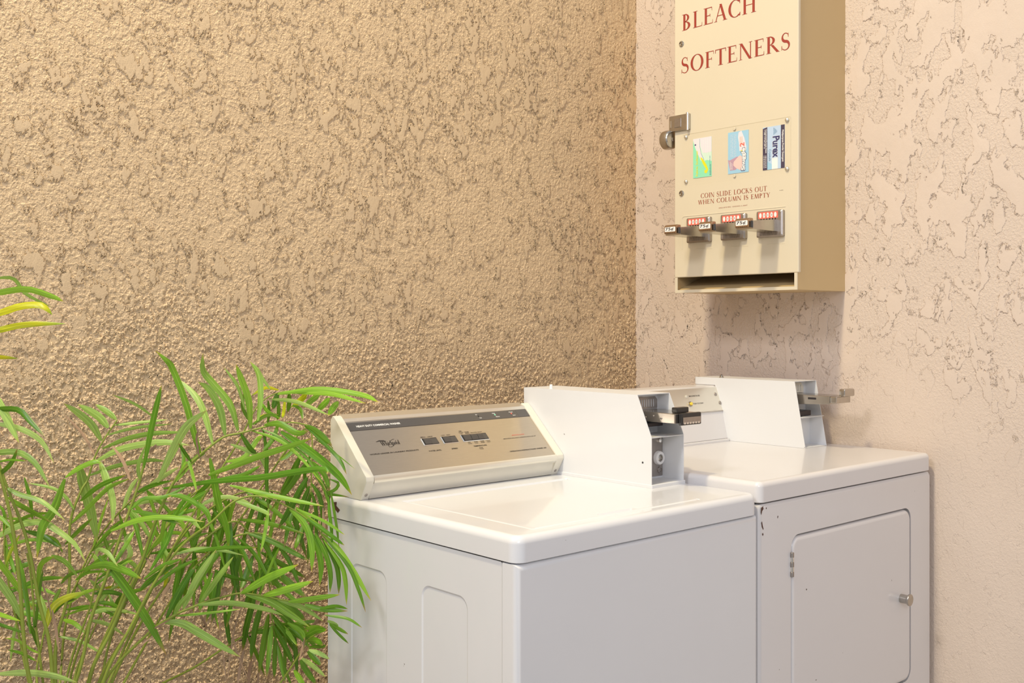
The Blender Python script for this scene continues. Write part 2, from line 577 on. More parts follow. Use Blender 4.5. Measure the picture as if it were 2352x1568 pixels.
def glyph(ch):
    """roman capitals (and a few small letters) with serifs; cap height 1; returns parts and advance"""
    G = []
    P = lambda *pts: G.append((list(pts), [tuple(range(len(pts)))]))
    box = lambda x0, y0, x1, y1: P((x0, y0), (x1, y0), (x1, y1), (x0, y1))

    def serif(x, y, w, up):
        s = SE if up else -SE
        P((x - w / 2, y), (x + w / 2, y), (x + w / 2 - .015, y + s * .8), (x - w / 2 + .015, y + s * .8))

    def stem(x, y0=0.0, y1=1.0, w=SW, sb=True, st=True):
        P((x - w / 2, y0), (x + w / 2, y0), (x + w / 2, y1), (x - w / 2, y1))
        if sb:
            serif(x, y0, w + .17, True)
        if st:
            serif(x, y1, w + .17, False)

    def diag(x0, y0, x1, y1, w):
        P((x0 - w / 2, y0), (x0 + w / 2, y0), (x1 + w / 2, y1), (x1 - w / 2, y1))

    def tick(x, y0, y1, w=.04):
        P((x - w, y0), (x, y0), (x, y1), (x - w * .4, y1))

    adv = 0.8
    if ch in 'BRP':
        stem(.16)
        if ch == 'B':
            G.append(_arc(.20, .76, (.30, .24), (.16, .20), -90, 90))
            G.append(_arc(.20, .27, (.38, .27), (.22, .23), -90, 90))
            box(.16, .50, .24, .545)
            adv = .70
        else:
            G.append(_arc(.20, .735, (.34, .265), (.19, .225), -90, 90))
            adv = .64
            if ch == 'R':
                P((.28, .475), (.44, .475), (.80, .02), (.86, 0), (.64, 0))
                adv = .82
        box(.16, .96, .24, 1.0)
        box(.16, 0, .24, .04)
    elif ch in 'LEF':
        stem(.16, sb=True, st=True)
        if ch in 'EF':
            box(.16, .955, .56, 1.0)
            tick(.58, 1.0, .78)
            box(.16, .49, .44, .532)
            tick(.46, .60, .42)
        if ch in 'EL':
            box(.16, 0, .58, .045)
            tick(.63, 0, .24)
        adv = {'L': .66, 'E': .68, 'F': .62}[ch]
    elif ch == 'A':
        diag(.08, 0, .40, 1.02, .055)
        diag(.70, 0, .40, 1.02, SW)
        box(.19, .32, .60, .365)
        serif(.08, 0, .22, True)
        serif(.70, 0, .30, True)
        adv = .84
    elif ch == 'C' or ch == 'O':
        if ch == 'O':
            G.append(_arc(.46, .5, (.45, .525), (.29, .485), 0, 360, 36))
            adv = .96
        else:
            G.append(_arc(.46, .5, (.45, .525), (.29, .485), 48, 312, 30))
            P((.72, .99), (.77, 1.0), (.77, .74), (.745, .74), (.70, .90))
            P((.72, .01), (.78, .06), (.785, .24), (.76, .24), (.70, .12))
            adv = .84
    elif ch == 'S':
        pts, ws = [], []
        for i in range(33):
            t = i / 32
            if t < .5:
                a = R(40 + t * 2 * 230)
                x, y = .29 + .185 * math.cos(a), .755 + .235 * math.sin(a)
            else:
                a = R(90 - (t - .5) * 2 * 230)
                x, y = .29 + .22 * math.cos(a), .26 + .25 * math.sin(a)
            pts.append((x, y))
            ws.append(.045 + .12 * math.exp(-((t - .5) / .22) ** 2))
        G.append(_stroke(pts, ws))
        P((.43, .90), (.475, 1.0), (.475, .74), (.45, .74))
        P((.10, .10), (.055, -.01), (.055, .27), (.085, .27))
        adv = .62
    elif ch == 'H':
        stem(.16)
        stem(.72)
        box(.16, .48, .72, .525)
        adv = .90
    elif ch == 'I':
        stem(.16)
        adv = .34
    elif ch == 'N':
        stem(.12, w=.055)
        stem(.76, w=.055)
        diag(.15, 1.0, .735, -.02, SW)
        adv = .92
    elif ch == 'T':
        stem(.36, st=False)
        box(.02, .955, .70, 1.0)
        P((.0, 1.0), (.045, 1.0), (.03, .78), (.0, .78))
        P((.72, 1.0), (.675, 1.0), (.69, .78), (.72, .78))
        adv = .74
    elif ch == 'D':
        stem(.16)
        G.append(_arc(.24, .5, (.52, .5), (.36, .455), -90, 90, 22))
        box(.16, .955, .26, 1.0)
        box(.16, 0, .26, .045)
        adv = .86
    elif ch == 'K':
        stem(.16)
        diag(.26, .46, .62, .98, .05)
        diag(.36, .58, .70, 0, SW)
        serif(.62, 1, .2, False)
        serif(.70, 0, .26, True)
        adv = .84
    elif ch == 'U':
        stem(.16, .3, 1, sb=False)
        stem(.70, .3, 1, w=.055, sb=False)
        G.append(_arc(.40, .30, (.325, .315), (.20, .27), 180, 360, 20))
        adv = .84
    elif ch in 'WM':
        if ch == 'W':
            diag(.30, 0, .10, 1, SW)
            diag(.30, 0, .52, 1, .05)
            diag(.76, 0, .54, 1, SW)
            diag(.76, 0, .98, 1, .05)
            serif(.10, 1, .28, False)
            serif(.54, 1, .28, False)
            serif(.98, 1, .2, False)
            adv = 1.08
        else:
            diag(.10, 0, .17, 1, .055)
            diag(.47, 0, .19, 1, SW)
            diag(.47, 0, .76, 1, .05)
            diag(.86, 0, .78, 1, SW)
            serif(.10, 0, .2, True)
            serif(.86, 0, .28, True)
            adv = 1.0
    elif ch == 'Y':
        stem(.36, 0, .48, st=False)
        diag(.36, .46, .08, 1, SW)
        diag(.38, .46, .66, 1, .055)
        serif(.08, 1, .28, False)
        serif(.66, 1, .2, False)
        adv = .72
    elif ch == 'h':
        stem(.10, 0, 1.0, w=.11)
        stem(.42, 0, .42, w=.11, st=False)
        G.append(_arc(.26, .42, (.215, .20), (.11, .15), 0, 180, 12))
        adv = .54
    elif ch == 'i':
        stem(.10, 0, .62, w=.11)
        G.append(_arc(.10, .82, (.07, .07), (0.001, 0.001), 0, 360, 10))
        adv = .24
    elif ch == 'r':
        stem(.10, 0, .62, w=.11)
        G.append(_arc(.28, .44, (.19, .18), (.12, .12), 60, 180, 8))
        adv = .38
    elif ch == 'l':
        stem(.10, 0, 1.05, w=.11)
        adv = .24
    elif ch == 'p':
        stem(.10, -.3, .62, w=.11)
        G.append(_arc(.26, .31, (.24, .32), (.13, .27), 0, 360, 20))
        adv = .54
    elif ch == 'o':
        G.append(_arc(.26, .31, (.25, .32), (.14, .27), 0, 360, 20))
        adv = .54
    elif ch == ' ':
        adv = .40
    return G, adv


def roman(text, gap=0.07):
    V, Fs = [], []
    x = 0
    for ch in text:
        G, adv = glyph(ch)
        for gv, gf in G:
            i = len(V)
            V += [(x + a, c, (len(Fs) % 9) * 4e-5) for a, c in gv]
            Fs += [tuple(i + j for j in f) for f in gf]
        x += adv + gap
    return V, Fs


def lay(mb, shape, origin, xd, yd, w=None, h=None, material=None, lift=0.0, centre=False, base0=None):
    """lay a flat 2D shape on a surface: origin is its lower left corner, w / h its extent"""
    V, Fs = shape
    xs = [p[0] for p in V]
    ys = [p[1] for p in V]
    x0, x1 = min(xs), max(xs)
    y0, y1 = (min(ys), max(ys)) if base0 is None else base0
    sx = w / (x1 - x0) if w else h / (y1 - y0)
    sy = h / (y1 - y0) if h else sx
    xd, yd = Vector(xd).normalized(), Vector(yd).normalized()
    nn = xd.cross(yd)
    o = Vector(origin) + nn * lift
    if centre:
        o = o - xd * (sx * (x1 - x0) / 2)
    mb.mesh([o + xd * ((p[0] - x0) * sx) + yd * ((p[1] - y0) * sy) + nn * (p[2] if len(p) > 2 else 0) for p in V], Fs, material)


def line_part(parent, name, shape, origin, xd, yd, w, h, material, lift, base0=None):
    q_ = MB()
    lay(q_, shape, origin, xd, yd, w, h, material, lift, base0=base0)
    return q_.build(name, material, parent, smooth=0)


def bars(mb, x0, y0, x1, y1, fn, material, rnd, dens=0.8):
    """a line of print too small to read: short word-length dashes"""
    x = x0
    while x < x1:
        wl = rnd.uniform(0.05, 0.16) * (x1 - x0)
        xe = min(x1, x + wl)
        mb.face([fn(x, y0), fn(xe, y0), fn(xe, y1), fn(x, y1)], material)
        x = xe + 0.02 * (x1 - x0) + (1 - dens) * 0.02


# ------------------------------------------------------------------ setting
def wall_grid(name, us, vs, fn, material):
    nu, nv = len(us), len(vs)
    uu, vv = np.meshgrid(us, vs, indexing='ij')
    co = fn(uu.ravel(), vv.ravel()).astype(np.float32)
    i = np.arange(nu * nv).reshape(nu, nv)
    q = np.stack([i[:-1, :-1], i[1:, :-1], i[1:, 1:], i[:-1, 1:]], -1).reshape(-1, 4)
    me = bpy.data.meshes.new(name)
    me.vertices.add(len(co))
    me.vertices.foreach_set('co', co.ravel())
    me.loops.add(q.size)
    me.loops.foreach_set('vertex_index', q.ravel().astype(np.int32))
    me.polygons.add(len(q))
    me.polygons.foreach_set('loop_start', np.arange(0, q.size, 4, dtype=np.int32))
    me.polygons.foreach_set('use_smooth', np.ones(len(q), dtype=bool))
    me.update(calc_edges=True)
    me.validate()
    me.materials.append(material)
    return tag(link(bpy.data.objects.new(name, me)), kind='structure')


STEP = 0.0019
WTOP = 2.75
zs = np.concatenate([np.linspace(0, 0.38, 4), np.arange(0.40, 2.30, STEP), np.linspace(2.31, WTOP, 8)])
xs = np.concatenate([np.linspace(-5.2, -2.25, 12), np.arange(-2.2, 0.006, STEP)])
wall_grid('wall_back', xs, zs, lambda a, c: np.stack([a, np.zeros_like(a) - 0.0, c], -1), WALLB)
ys = np.concatenate([np.arange(0.006, -1.62, -STEP), np.linspace(-1.66, -4.6, 12)])
wall_grid('wall_right', ys, zs, lambda a, c: np.stack([np.zeros_like(a), a, c], -1), WALLR)
fl = MB()
fl.box(-5.2, 0.0, -4.6, 0.0, -0.08, 0.0)
tag(fl.build('floor', CONC, smooth=0), kind='structure')


# ------------------------------------------------------------------ coin slide (shared by all five machines' slots)
def frame_of(o, out, up):
    out, up = Vector(out).normalized(), Vector(up).normalized()
    side = up.cross(out)          # to the right as one faces the plate
    o = Vector(o)
    return lambda a, b, c: o + side * a + up * b + out * c


def prism_f(mb, fn, loop, axis_pair, lo, hi, bev=0.0, material=None):
    pts = [fn(*axis_pair(p, lo)) for p in loop]
    far = fn(*axis_pair(loop[0], hi)) - fn(*axis_pair(loop[0], lo))
    mb.prism(pts, far, bev, 2, material)


# ------------------------------------------------------------------ washer
WX0, WX1, WY0, WY1 = -1.467, -0.783, -1.031, -0.440
washer = thing('washer', ((WX0 + WX1) / 2, (WY0 + WY1) / 2, 0),
               'white top-loading commercial washer with a steel control panel, beside the palm', 'washing machine')

# cabinet: left side sheet with two pressed panels, right side, back
cab = MB()
zt = 0.8785
loops = [rr(-0.9925, 0.03, WY1, zt, 0.004, 2)]
presses = [(-0.6534, -0.528), (-0.9005, -0.7655)]
deep = []
for a, c in presses:
    loops.append(rr(a, 0.12, c, 0.7998, 0.024, 7))
    deep.append(rr(a + 0.0035, 0.1235, c - 0.0035, 0.7963, 0.0215, 7))
cab.fill(loops, lambda y, z: (WX0 + 0.002, y, z))
for lp, dp in zip(loops[1:], deep):
    cab.strip([(WX0 + 0.002, y, z) for y, z in lp], [(WX0 + 0.0037, y, z) for y, z in dp])
    cab.fill([dp], lambda y, z: (WX0 + 0.0037, y, z))
cab.box(WX0 + 0.012, WX1, -0.9905, WY1, 0.03, zt - 0.002)
cab.build('cabinet', WHITE, washer, smooth=20)
fp = MB()
fp.box(WX0, WX1, WY0, -0.9950, 0.06, zt, 0.011, 4, edges=lambda c, d: c.y < -1.02 or (abs(d.z) > .9 and c.y < -1.02))
fp.build('front_panel', WHITE, washer)
kb = MB()
kb.box(WX0 + 0.03, WX1 - 0.02, WY0 + 0.05, WY1 - 0.05, 0.0, 0.06)
kb.build('toe_kick', BLACK, washer, smooth=0)

# top deck with sunken lid
DZ = 0.9262
top = MB()
bm_top = MB()
lid_l = rr(-1.4035, -1.0020, -0.9365, -0.6125, 0.006, 3)
ox0, ox1, oy0, oy1 = WX0 - 0.001, WX1 + 0.0005, WY0 - 0.001, WY1 + 0.004
ring = []
nR = 6
for k in range(nR + 1):
    a = R(90 * k / nR)
    ins = 0.014 * (1 - math.sin(a))
    zz = DZ - 0.014 * (1 - math.cos(a))
    ring.append((ins, zz))
prev = None
for ins, zz in ring[::-1]:
    pass
lev = [(0.014 - 0.014 * math.sin(R(90 * k / nR)), DZ - 0.014 + 0.014 * math.cos(R(90 * k / nR))) for k in range(nR + 1)]
loopsT = [[(x, y, z) for x, y in rr(ox0 + i, oy0 + i, ox1 - i, oy1 - i, max(0.022 - i, 0.006), 6)] for i, z in lev]
loopsT.append([(x, y, 0.8815) for x, y in rr(ox0, oy0, ox1, oy1, 0.022, 6)])
loopsT.append([(x, y, 0.8795) for x, y in rr(ox0 + .004, oy0 + .004, ox1 - .004, oy1 - .004, 0.018, 6)])
for A, Bq in zip(loopsT[:-1], loopsT[1:]):
    top.strip(A, Bq)
top.fill([[(p[0], p[1]) for p in loopsT[0]], lid_l], lambda x, y: (x, y, DZ))
lid_in = rr(-1.4035 + .004, -1.0020 + .004, -0.9365 - .004, -0.6125 - .004, 0.004, 3)
top.strip([(x, y, DZ) for x, y in lid_l], [(x, y, DZ - 0.006) for x, y in lid_in])
top.fill([lid_in], lambda x, y: (x, y, DZ - 0.006))
top.fill([[(p[0], p[1]) for p in loopsT[-1]]], lambda x, y: (x, y, 0.8795))
deck = top.build('top_deck', WHITE, washer, smooth=40)
lid = MB()
lx0, lx1, ly0, ly1 = -1.4015, -0.9385, -1.0002, -0.6300
lo0 = rr(lx0, ly0, lx1, ly1, 0.008, 4)
lo1 = rr(lx0 + .004, ly0 + .004, lx1 - .004, ly1 - .010, 0.007, 4)
lid.strip([(x, y, DZ - 0.0055) for x, y in lo0], [(x, y, DZ - 0.001) for x, y in lo0])
lid.strip([(x, y, DZ - 0.001) for x, y in lo0], [(x, y, DZ + 0.0012) for x, y in lo1])
notch = rr(-1.222, -0.994, -1.120, -0.978, 0.007, 4)
notchd = rr(-1.217, -0.990, -1.125, -0.981, 0.004, 4)
lid.fill([lo1, notch], lambda x, y: (x, y, DZ + 0.0012))
lid.strip([(x, y, DZ + .0012) for x, y in notch], [(x, y, DZ - .0025) for x, y in notchd])
lid.fill([notchd], lambda x, y: (x, y, DZ - .0025))
lid.build('lid', WHITE, washer, smooth=40)
ch = MB()
ch.face([(WX0 - 0.0016, y - .014, z) for y, z in ((-.4475, .921), (-.454, .913), (-.466, .915), (-.464, .907), (-.478, .900), (-.470, .893), (-.461, .898), (-.452, .889), (-.4475, .905))])
ch.build('rust_chip', RUST, washer, smooth=0, label='brown rusty chip on the rear corner')
for nm, pts in (('lid_bumper', [(-0.9365, -0.612)]),):
    g = MB()
    for x, y in pts:
        g.lathe((x - .004, y - .006, DZ - 0.005), (0, 0, 1), [(0.004, 0), (0.004, 0.0045), (0.002, 0.006)], 12)
    g.build(nm, WINK, washer)

# console: slanted steel face between two ivory end caps
NOSE, TOPF = Vector((0, -0.571, 0.972)), Vector((0, -0.454, 1.084))
ES = (TOPF - NOSE).normalized()
NS = Vector((1, 0, 0)).cross(ES)
CX0, CX1 = -1.4395, -0.9270


def con(x, s, lift=0.0):
    return Vector((x, 0, 0)) + NOSE + ES * s + NS * lift


console = MB()
prof = [con(CX0, 0), con(CX0, 0.1505), con(CX0, 0.1560, .001), Vector((CX0, -0.441, 1.088)), Vector((CX0, -0.438, 0.93)), Vector((CX0, -0.548, 0.9275)),
        Vector((CX0, -0.5535, 0.945)), Vector((CX0, -0.562, 0.960)), Vector((CX0, -0.5685, 0.966))]
console.prism(prof, (CX1 - CX0, 0, 0))
console = console.build('console', STEEL, washer, smooth=30)
tr = MB()
lo = [con(CX0, 0.1500, .0004), con(CX0, 0.1565, .0035), Vector((CX0, -.4395, 1.0905)), Vector((CX0, -.4395, 1.085)), con(CX0, 0.150, -.003)]
tr.prism(lo, (CX1 - CX0, 0, 0))
tr.build('top_trim', STEELB, console, smooth=30)
tr = MB()
lo = [con(CX0, 0.004, .0015), con(CX0, -.001, .002), Vector((CX0, -.5755, .967)), Vector((CX0, -.5735, .961)), Vector((CX0, -.5645, .956)),
      Vector((CX0, -.5575, .940)), Vector((CX0, -.5545, .9275)), Vector((CX0, -.545, .9275)), Vector((CX0, -.545, .96))]
tr.prism(lo, (CX1 - CX0, 0, 0))
tr.build('bottom_trim', STEELB, console, smooth=50)
st = MB()
st.prism([con(CX0, .1245, .0002), con(CX1, .1265, .0002), con(CX1, .1492, .0002), con(CX0, .1462, .0002)], NS * 0.0006)
st.prism([con(-.9612, .1265, .0008), con(-.9603, .1265, .0008), con(-.9603, .149, .0008), con(-.9612, .149, .0008)], NS * 0.0002, material=None)
st.build('header_strip', STRIP, console, smooth=0)


def end_cap(x0, x1, screw_x):
    e = MB()
    prof = [con(x0, 0.0, 0.0035), con(x0, 0.152, .0035), con(x0, 0.1645, .0025), Vector((x0, -.448, 1.0895)), Vector((x0, -.440, 1.080)),
            Vector((x0, -.4385, .926)), Vector((x0, -.553, .926)), Vector((x0, -.559, .938)), Vector((x0, -.5745, .9655))]
    e.prism(prof, (x1 - x0, 0, 0), 0.0016, 2)
    o = e.build('end_cap', IVORY, console)
    s = MB()
    s.lathe((screw_x, -.5572, .9375), (0, -1, -.35), [(.0042, -.001), (.0042, .0012), (.0030, .0022), (.001, .0024)], 14)
    s.build('screw', DULL, console)
    return o


end_cap(-1.4590, -1.4395, -1.449)
end_cap(-0.9270, -0.9056, -0.918)


def con_button(x0, x1, split):
    """black recessed switch bank with grey rockers, bright bezel"""
    s0, s1 = .0690, .0872
    b = MB()
    ol = rr(x0 - .0022, s0 - .0012, x1 + .0022, s1 + .0004, .001, 2)
    il = rr(x0, s0, x1, s1, .0006, 2)
    b.strip([con(x, s, .0002) for x, s in ol], [con(x, s, .0014) for x, s in il])
    b.strip([con(x, s, .0014) for x, s in il], [con(x, s, -.002) for x, s in il])
    b.build('switch_bezel', CHROMEB, console, smooth=0)
    w = MB()
    w.fill([rr(x0, s0, x1, s1, .0006, 2)], lambda x, s: con(x, s, .0005))
    w.build('switch_well', BLACK, console, smooth=0)
    for (a, c, hgt) in split:
        k = MB()
        xa, xb = x0 + (x1 - x0) * a, x0 + (x1 - x0) * c
        k.prism([con(xa, s0 + .001, .0006), con(xa, s0 + .001, .002 + hgt * .3), con(xa, s0 + .0115, .002 + hgt), con(xa, s1 - .002, .002 + hgt * .6), con(xa, s1 - .001, .0006)],
                (xb - xa, 0, 0), 0.0006, 2)
        k.build('button', GREYP, console)


con_button(-1.2736, -1.2340, [(.06, .52, .003), (.53, .97, .0008)])
con_button(-1.2195, -1.1808, [(.06, .52, .003), (.53, .97, .0008)])
con_button(-1.1640, -1.0916, [(.04, .31, .003), (.325, .58, .0034), (.595, .80, .003), (.81, .98, .0008)])

XA = Vector((1, 0, 0))
for tx, bd, x_, s_, w_, h_ in (
        ('WORLD LEADER IN LAUNDRY PRODUCTS', .012, -1.4195, .0570, .1240, .0034),
        ('WATER LEVEL', .012, -1.2722, .0506, .0346, .0032), ('SPEED', .012, -1.2092, .0508, .0173, .0032),
        ('TEMPERATURE', .012, -1.1462, .0515, .0380, .0032), ('RINSE\nCOLD', .006, -1.1340, .0425, .011, .006),
        ('SMALL    LARGE', .006, -1.2730, .0905, .0325, .0026), ('LOW    HIGH', .006, -1.2165, .0905, .025, .0026),
        ('PERM\nCOTTON\nHOT', .006, -1.1650, .0900, .013, .0105), ('PERM\nPRESS', .006, -1.1480, .0900, .012, .0065),
        ('DELICATES  BRIGHT', .006, -1.1325, .0905, .0335, .0027), ('HOT\nCOLD', .006, -1.1565, .0605, .0105, .0062),
        ('WARM\nCOLD', .006, -1.1383, .0605, .0105, .0062), ('WARM\nWARM', .006, -1.1201, .0605, .0105, .0062),
        ('COLD\nCOLD', .006, -1.1019, .0605, .0105, .0062),
        ('MACHINE WILL NOT OPERATE WITH LID UP', .004, -1.0495, .0641, .1005, .0026),
        ('OPERATING INSTRUCTIONS UNDER LID', .012, -1.0547, .0260, .1148, .0034)):
    line_part(console, 'lettering', sans(tx, bd, align='CENTER' if '\n' in tx else 'LEFT'), con(x_, s_), XA, ES, w_, h_, INK, .0004)
# maker's mark: roman lettering, cap flourish and tilted ring
ink = MB()
lay(ink, roman('Whirlpool', .04), con(-1.3800, .0755), XA, ES, .0475, .0150, INK, .0004)
sw = _arc(0, 0, (.0150, .0062), (.0143, .0052), 20, 340, 40)
a_ = R(38)
sw = ([(x * math.cos(a_) - y * math.sin(a_), x * math.sin(a_) + y * math.cos(a_)) for x, y in sw[0]], sw[1])
ink.mesh([con(-1.3515 + x, .0835 + y, .0004) for x, y in sw[0]], sw[1], INK)
sw2 = _stroke([(-1.3895, .0905), (-1.380, .0925), (-1.370, .0915), (-1.364, .0895)], [.0005, .0028, .0032, .0006])
ink.mesh([con(x, y, .0004) for x, y in sw2[0]], sw2[1], INK)
ink.build('maker_logo', INK, console, smooth=0)
line_part(console, 'header_lettering', sans('HEAVY DUTY COMMERCIAL WASHER', .028), con(-1.4170, .1325), XA, ES, .1125, .0052, WINK, .0011)
for (cx, t0, t1) in ((-1.0850, 'In', 'Use'), (-1.0345, 'Wash', 'Rinse'), (-.9815, 'Final', 'Spin')):
    line_part(console, 'header_lettering', sans(t0, .02), con(cx - .003, .1415), XA, ES, .0030 * len(t0) * .75, .0030, WINK, .0011)
    line_part(console, 'header_lettering', sans(t1, .02), con(cx + .003, .1310), XA, ES, .0030 * len(t1) * .75, .0030, WINK, .0011)
line_part(console, 'lettering', sans('IMPORTANT NOTICE', .012), con(-1.0192, .0722), XA, ES, .0384, .0028, REDP, .0004)
for cx, mm in ((-1.0815, BLACK), (-1.0311, MINT), (-.9796, REDP)):
    q = MB()
    q.lathe(con(cx, .1382, .0006), NS, [(.0022, 0), (.0022, .0008), (.001, .0012)], 10)
    q.build('indicator_light', mm, console)


def coin_box(parent, x0, x1, prof, shelf, name_mat, floor_z, lower_depth):
    """sheet metal meter case, open towards the front: prof = side outline as (y, z), front edge first"""
    t = 0.0014
    c = MB()
    for xa in (x0, x1 - t):
        c.prism([(xa, y, z) for y, z in prof], (t, 0, 0))
    n = len(prof)
    ftop, fbot = prof[0], prof[shelf['last']]
    # top, back, bottom
    for i in range(shelf['last'], n):
        a, b2 = prof[i], prof[(i + 1) % n]
        d = Vector((0, b2[0] - a[0], b2[1] - a[1])).normalized()
        nn = d.cross(Vector((1, 0, 0)))
        cen = Vector((0, sum(p[0] for p in prof) / n, sum(p[1] for p in prof) / n))
        if (cen - Vector((0, a[0], a[1]))).dot(nn) < 0:
            nn = -nn
        c.prism([(x0 + t, a[0], a[1]), (x1 - t, a[0], a[1]), (x1 - t, b2[0], b2[1]), (x0 + t, b2[0], b2[1])], nn * t)
    # shelf between upper and lower bay
    ys_, zs_ = shelf['y'], shelf['z']
    c.box(x0 + t, x1 - t, ys_ + .001, ys_ + .075, zs_ - .0014, zs_)
    # inner back plates
    c.box(x0 + t, x1 - t, shelf['uy'], shelf['uy'] + .002, zs_, prof[0][1] - .002)
    c.box(x0 + t, x1 - t, shelf['ly'], shelf['ly'] + .002, floor_z, zs_)
    return c.build('coin_box', name_mat, parent, smooth=0)


wb_prof = [(-.802, 1.126), (-.843, 1.035), (-.843, .9263), (-.5500, .9263), (-.5660, .967), (-.4500, 1.0800), (-.435, 1.0865), (-.435, 1.126)]
wbox = coin_box(washer, -.905, -.795, wb_prof, dict(last=2, y=-.843, z=1.035, uy=-.768, ly=-.780), BOXW, .9263, .05)
# base flange under the case
f = MB()
f.box(-.9075, -.7935, -.8465, -.553, .9255, .9335, .001, 1)
f.build('base_flange', BOXW, wbox)


def slide_unit(parent, xl, xr, yp, zb, zt_, ybase, ytip, hb, ht, slots, tipmat, plate_mat):
    """push-in coin slide of a machine: slotted face plate, chrome tongue along -y, tip"""
    p = MB()
    outer = [(xl, zb), (xr, zb), (xr, zt_ - .012), (xr - .010, zt_), (xl + .010, zt_), (xl, zt_ - .012)]
    nS = slots
    holes = []
    for i in range(nS):
        xa = xl + .008 + (xr - xl - .016) * (i + .18) / nS
        xb = xl + .008 + (xr - xl - .016) * (i + .68) / nS
        holes.append([(xa, zb + .004), (xb, zb + .004), (xb, zb + .021), (xa, zb + .021)])
    p.fill([outer] + holes, lambda x, z: (x, yp - (0.0 if z < zb + .022 else -(z - zb - .022) * .25), z))
    for h in holes:
        p.strip([(x, yp, z) for x, z in h], [(x, yp + .006, z) for x, z in h])
        p.fill([h], lambda x, z: (x, yp + .006, z), HOLE)
    p.strip([(x, yp + (0 if z < zb + .022 else (z - zb - .022) * .25), z) for x, z in outer], [(x, yp + .014, z) for x, z in outer])
    p.mats = [plate_mat] + [m for m in p.mats if m != HOLE] + [HOLE] if HOLE in p.mats else p.mats
    p.mi = [1 if k else 0 for k in [0] * len(p.f)]
    # slot floors dark
    p.mats = [plate_mat, HOLE]
    p.mi = [1 if all(abs(p.v[j][1] - (yp + .006)) < 1e-5 for j in f) else 0 for f in p.f]
    pl = p.build('slide_plate', None, parent, smooth=0)
    g = MB()
    xa, xb = xl + .004, xr - .004
    g.prism([(xa, ybase, zb - hb), (xa, ytip, zb - .002 - ht), (xa, ytip, zb - .002), (xa, ybase, zb - .001)], (xb - xa, 0, 0), 0.0012, 2)
    tg = g.build('slide_tongue', CHROME, parent)
    return pl, tg


pl, tg = slide_unit(wbox, -.884, -.799, -.7695, 1.090, 1.1215, -.765, -.886, .024, .021, 9, DARKB, DULL)
tip = MB()
tip.box(-.8675, -.8000, -.8960, -.8862, 1.0625, 1.0890, .0025, 2, BLACK)
tip.box(-.8660, -.8260, -.8820, -.8660, 1.0885, 1.1005, .002, 2, BLACK)
tip.box(-.8640, -.8040, -.8972, -.8955, 1.0665, 1.0800, 0, 1, DULL)
for i in range(6):
    tip.box(-.8625 + i * .0095, -.8560 + i * .0095, -.8980, -.8970, 1.0655, 1.0695, 0, 1, CHROMEB)
tip.build('slide_grip', None, tg, label='black grip with a silver coin window')
q = MB()
for i in range(3):
    q.lathe((-.8808, -.805 - i * .022, 1.076 + (i % 2) * .004), (-1, 0, 0), [(.0022, -.001), (.0018, .0012), (.0005, .0016)], 10)
q.build('rivet', DULL, tg)
dk = MB()
dk.box(-.9035, -.815, -.800, -.768, 1.053, 1.0615, .001, 1)
dk.build('slide_bracket', DARKB, wbox)
lk = MB()
lk.box(-.9035, -.7975, -.7835, -.7805, .938, 1.0325)
lk = lk.build('lock_plate', DULL, wbox, smooth=0)
q = MB()
q.lathe((-.8135, -.7835, .979), (0, -1, 0), [(.0158, 0), (.0158, .005), (.0142, .008), (.0085, .0085), (.008, .004), (.002, .004)], 28)
q.build('lock_ring', mat('white_nylon', (.78, .76, .74), .35), lk)
q = MB()
q.lathe((-.8135, -.788, .979), (0, -1, 0), [(.0075, 0), (.0075, .003), (.0055, .0045), (.005, .002), (.001, .002)], 20)
q.build('lock_core', CHROME, lk)
q = MB()
q.lathe((-.8070, -.7835, .951), (0, -1, 0), [(.0075, 0), (.0075, .002), (.0045, .0025), (.004, .001), (.001, .001)], 16)
q.build('bolt', DULL, lk)
q = MB()
q.lathe((-.8080, -.7835, 1.0180), (0, -1, 0), [(.006, 0), (.0055, .004), (.003, .006), (.0005, .0065)], 16)
q.build('bolt', CHROMEB, lk)
q = MB()
q.lathe((-.9052, -.818, .9795), (-1, 0, 0), [(.0022, -.0004), (.0022, .0003), (.001, .0004)], 12)
q.build('screw_hole', DARKB, wbox, smooth=0)
q = MB()
q.lathe((-.890, -.515, 1.1255), (0, 0, 1), [(.004, 0), (.004, .009), (.003, .0105)], 14)
q.build('bolt', WINK, wbox)

# ------------------------------------------------------------------ dryer
EX0, EX1, EY0, EY1 = -0.7772, -0.0210, -1.031, -0.395
dryer = thing('dryer', ((EX0 + EX1) / 2, (EY0 + EY1) / 2, 0),
              'white commercial dryer with a chrome-knobbed front door, between the washer and the right wall', 'dryer')
dc = MB()
dzt = 0.8990
dc.box(EX0, EX1, -1.012, EY1, 0.03, dzt - .004)
out = rr(EX0, 0.03, EX1, dzt, 0.008, 4)
outb = rr(EX0 + .006, 0.036, EX1 - .006, dzt - .006, 0.006, 4)
door_hole = rr(-.6615, .3850, -.1265, .8195, .030, 8)
dc.strip([(x, -1.012, z) for x, z in out], [(x, -1.0255, z) for x, z in out])
dc.strip([(x, -1.0255, z) for x, z in out], [(x, -1.031, z) for x, z in outb])
dc.fill([outb, door_hole], lambda x, z: (x, -1.031, z))
hole2 = rr(-.6635, .383, -.1245, .8215, .031, 8)
dc.strip([(x, -1.031, z) for x, z in door_hole], [(x, -1.0255, z) for x, z in hole2])
dc.strip([(x, -1.0255, z) for x, z in hole2], [(x, -1.013, z) for x, z in hole2])
dc.fill([hole2], lambda x, z: (x, -1.013, z), None)
dc.build('cabinet', WHITE2, dryer, smooth=40)
kb = MB()
kb.box(EX0 + .03, EX1 - .02, EY0 + .06, EY1 - .05, 0, .03)
kb.build('toe_kick', BLACK, dryer, smooth=0)

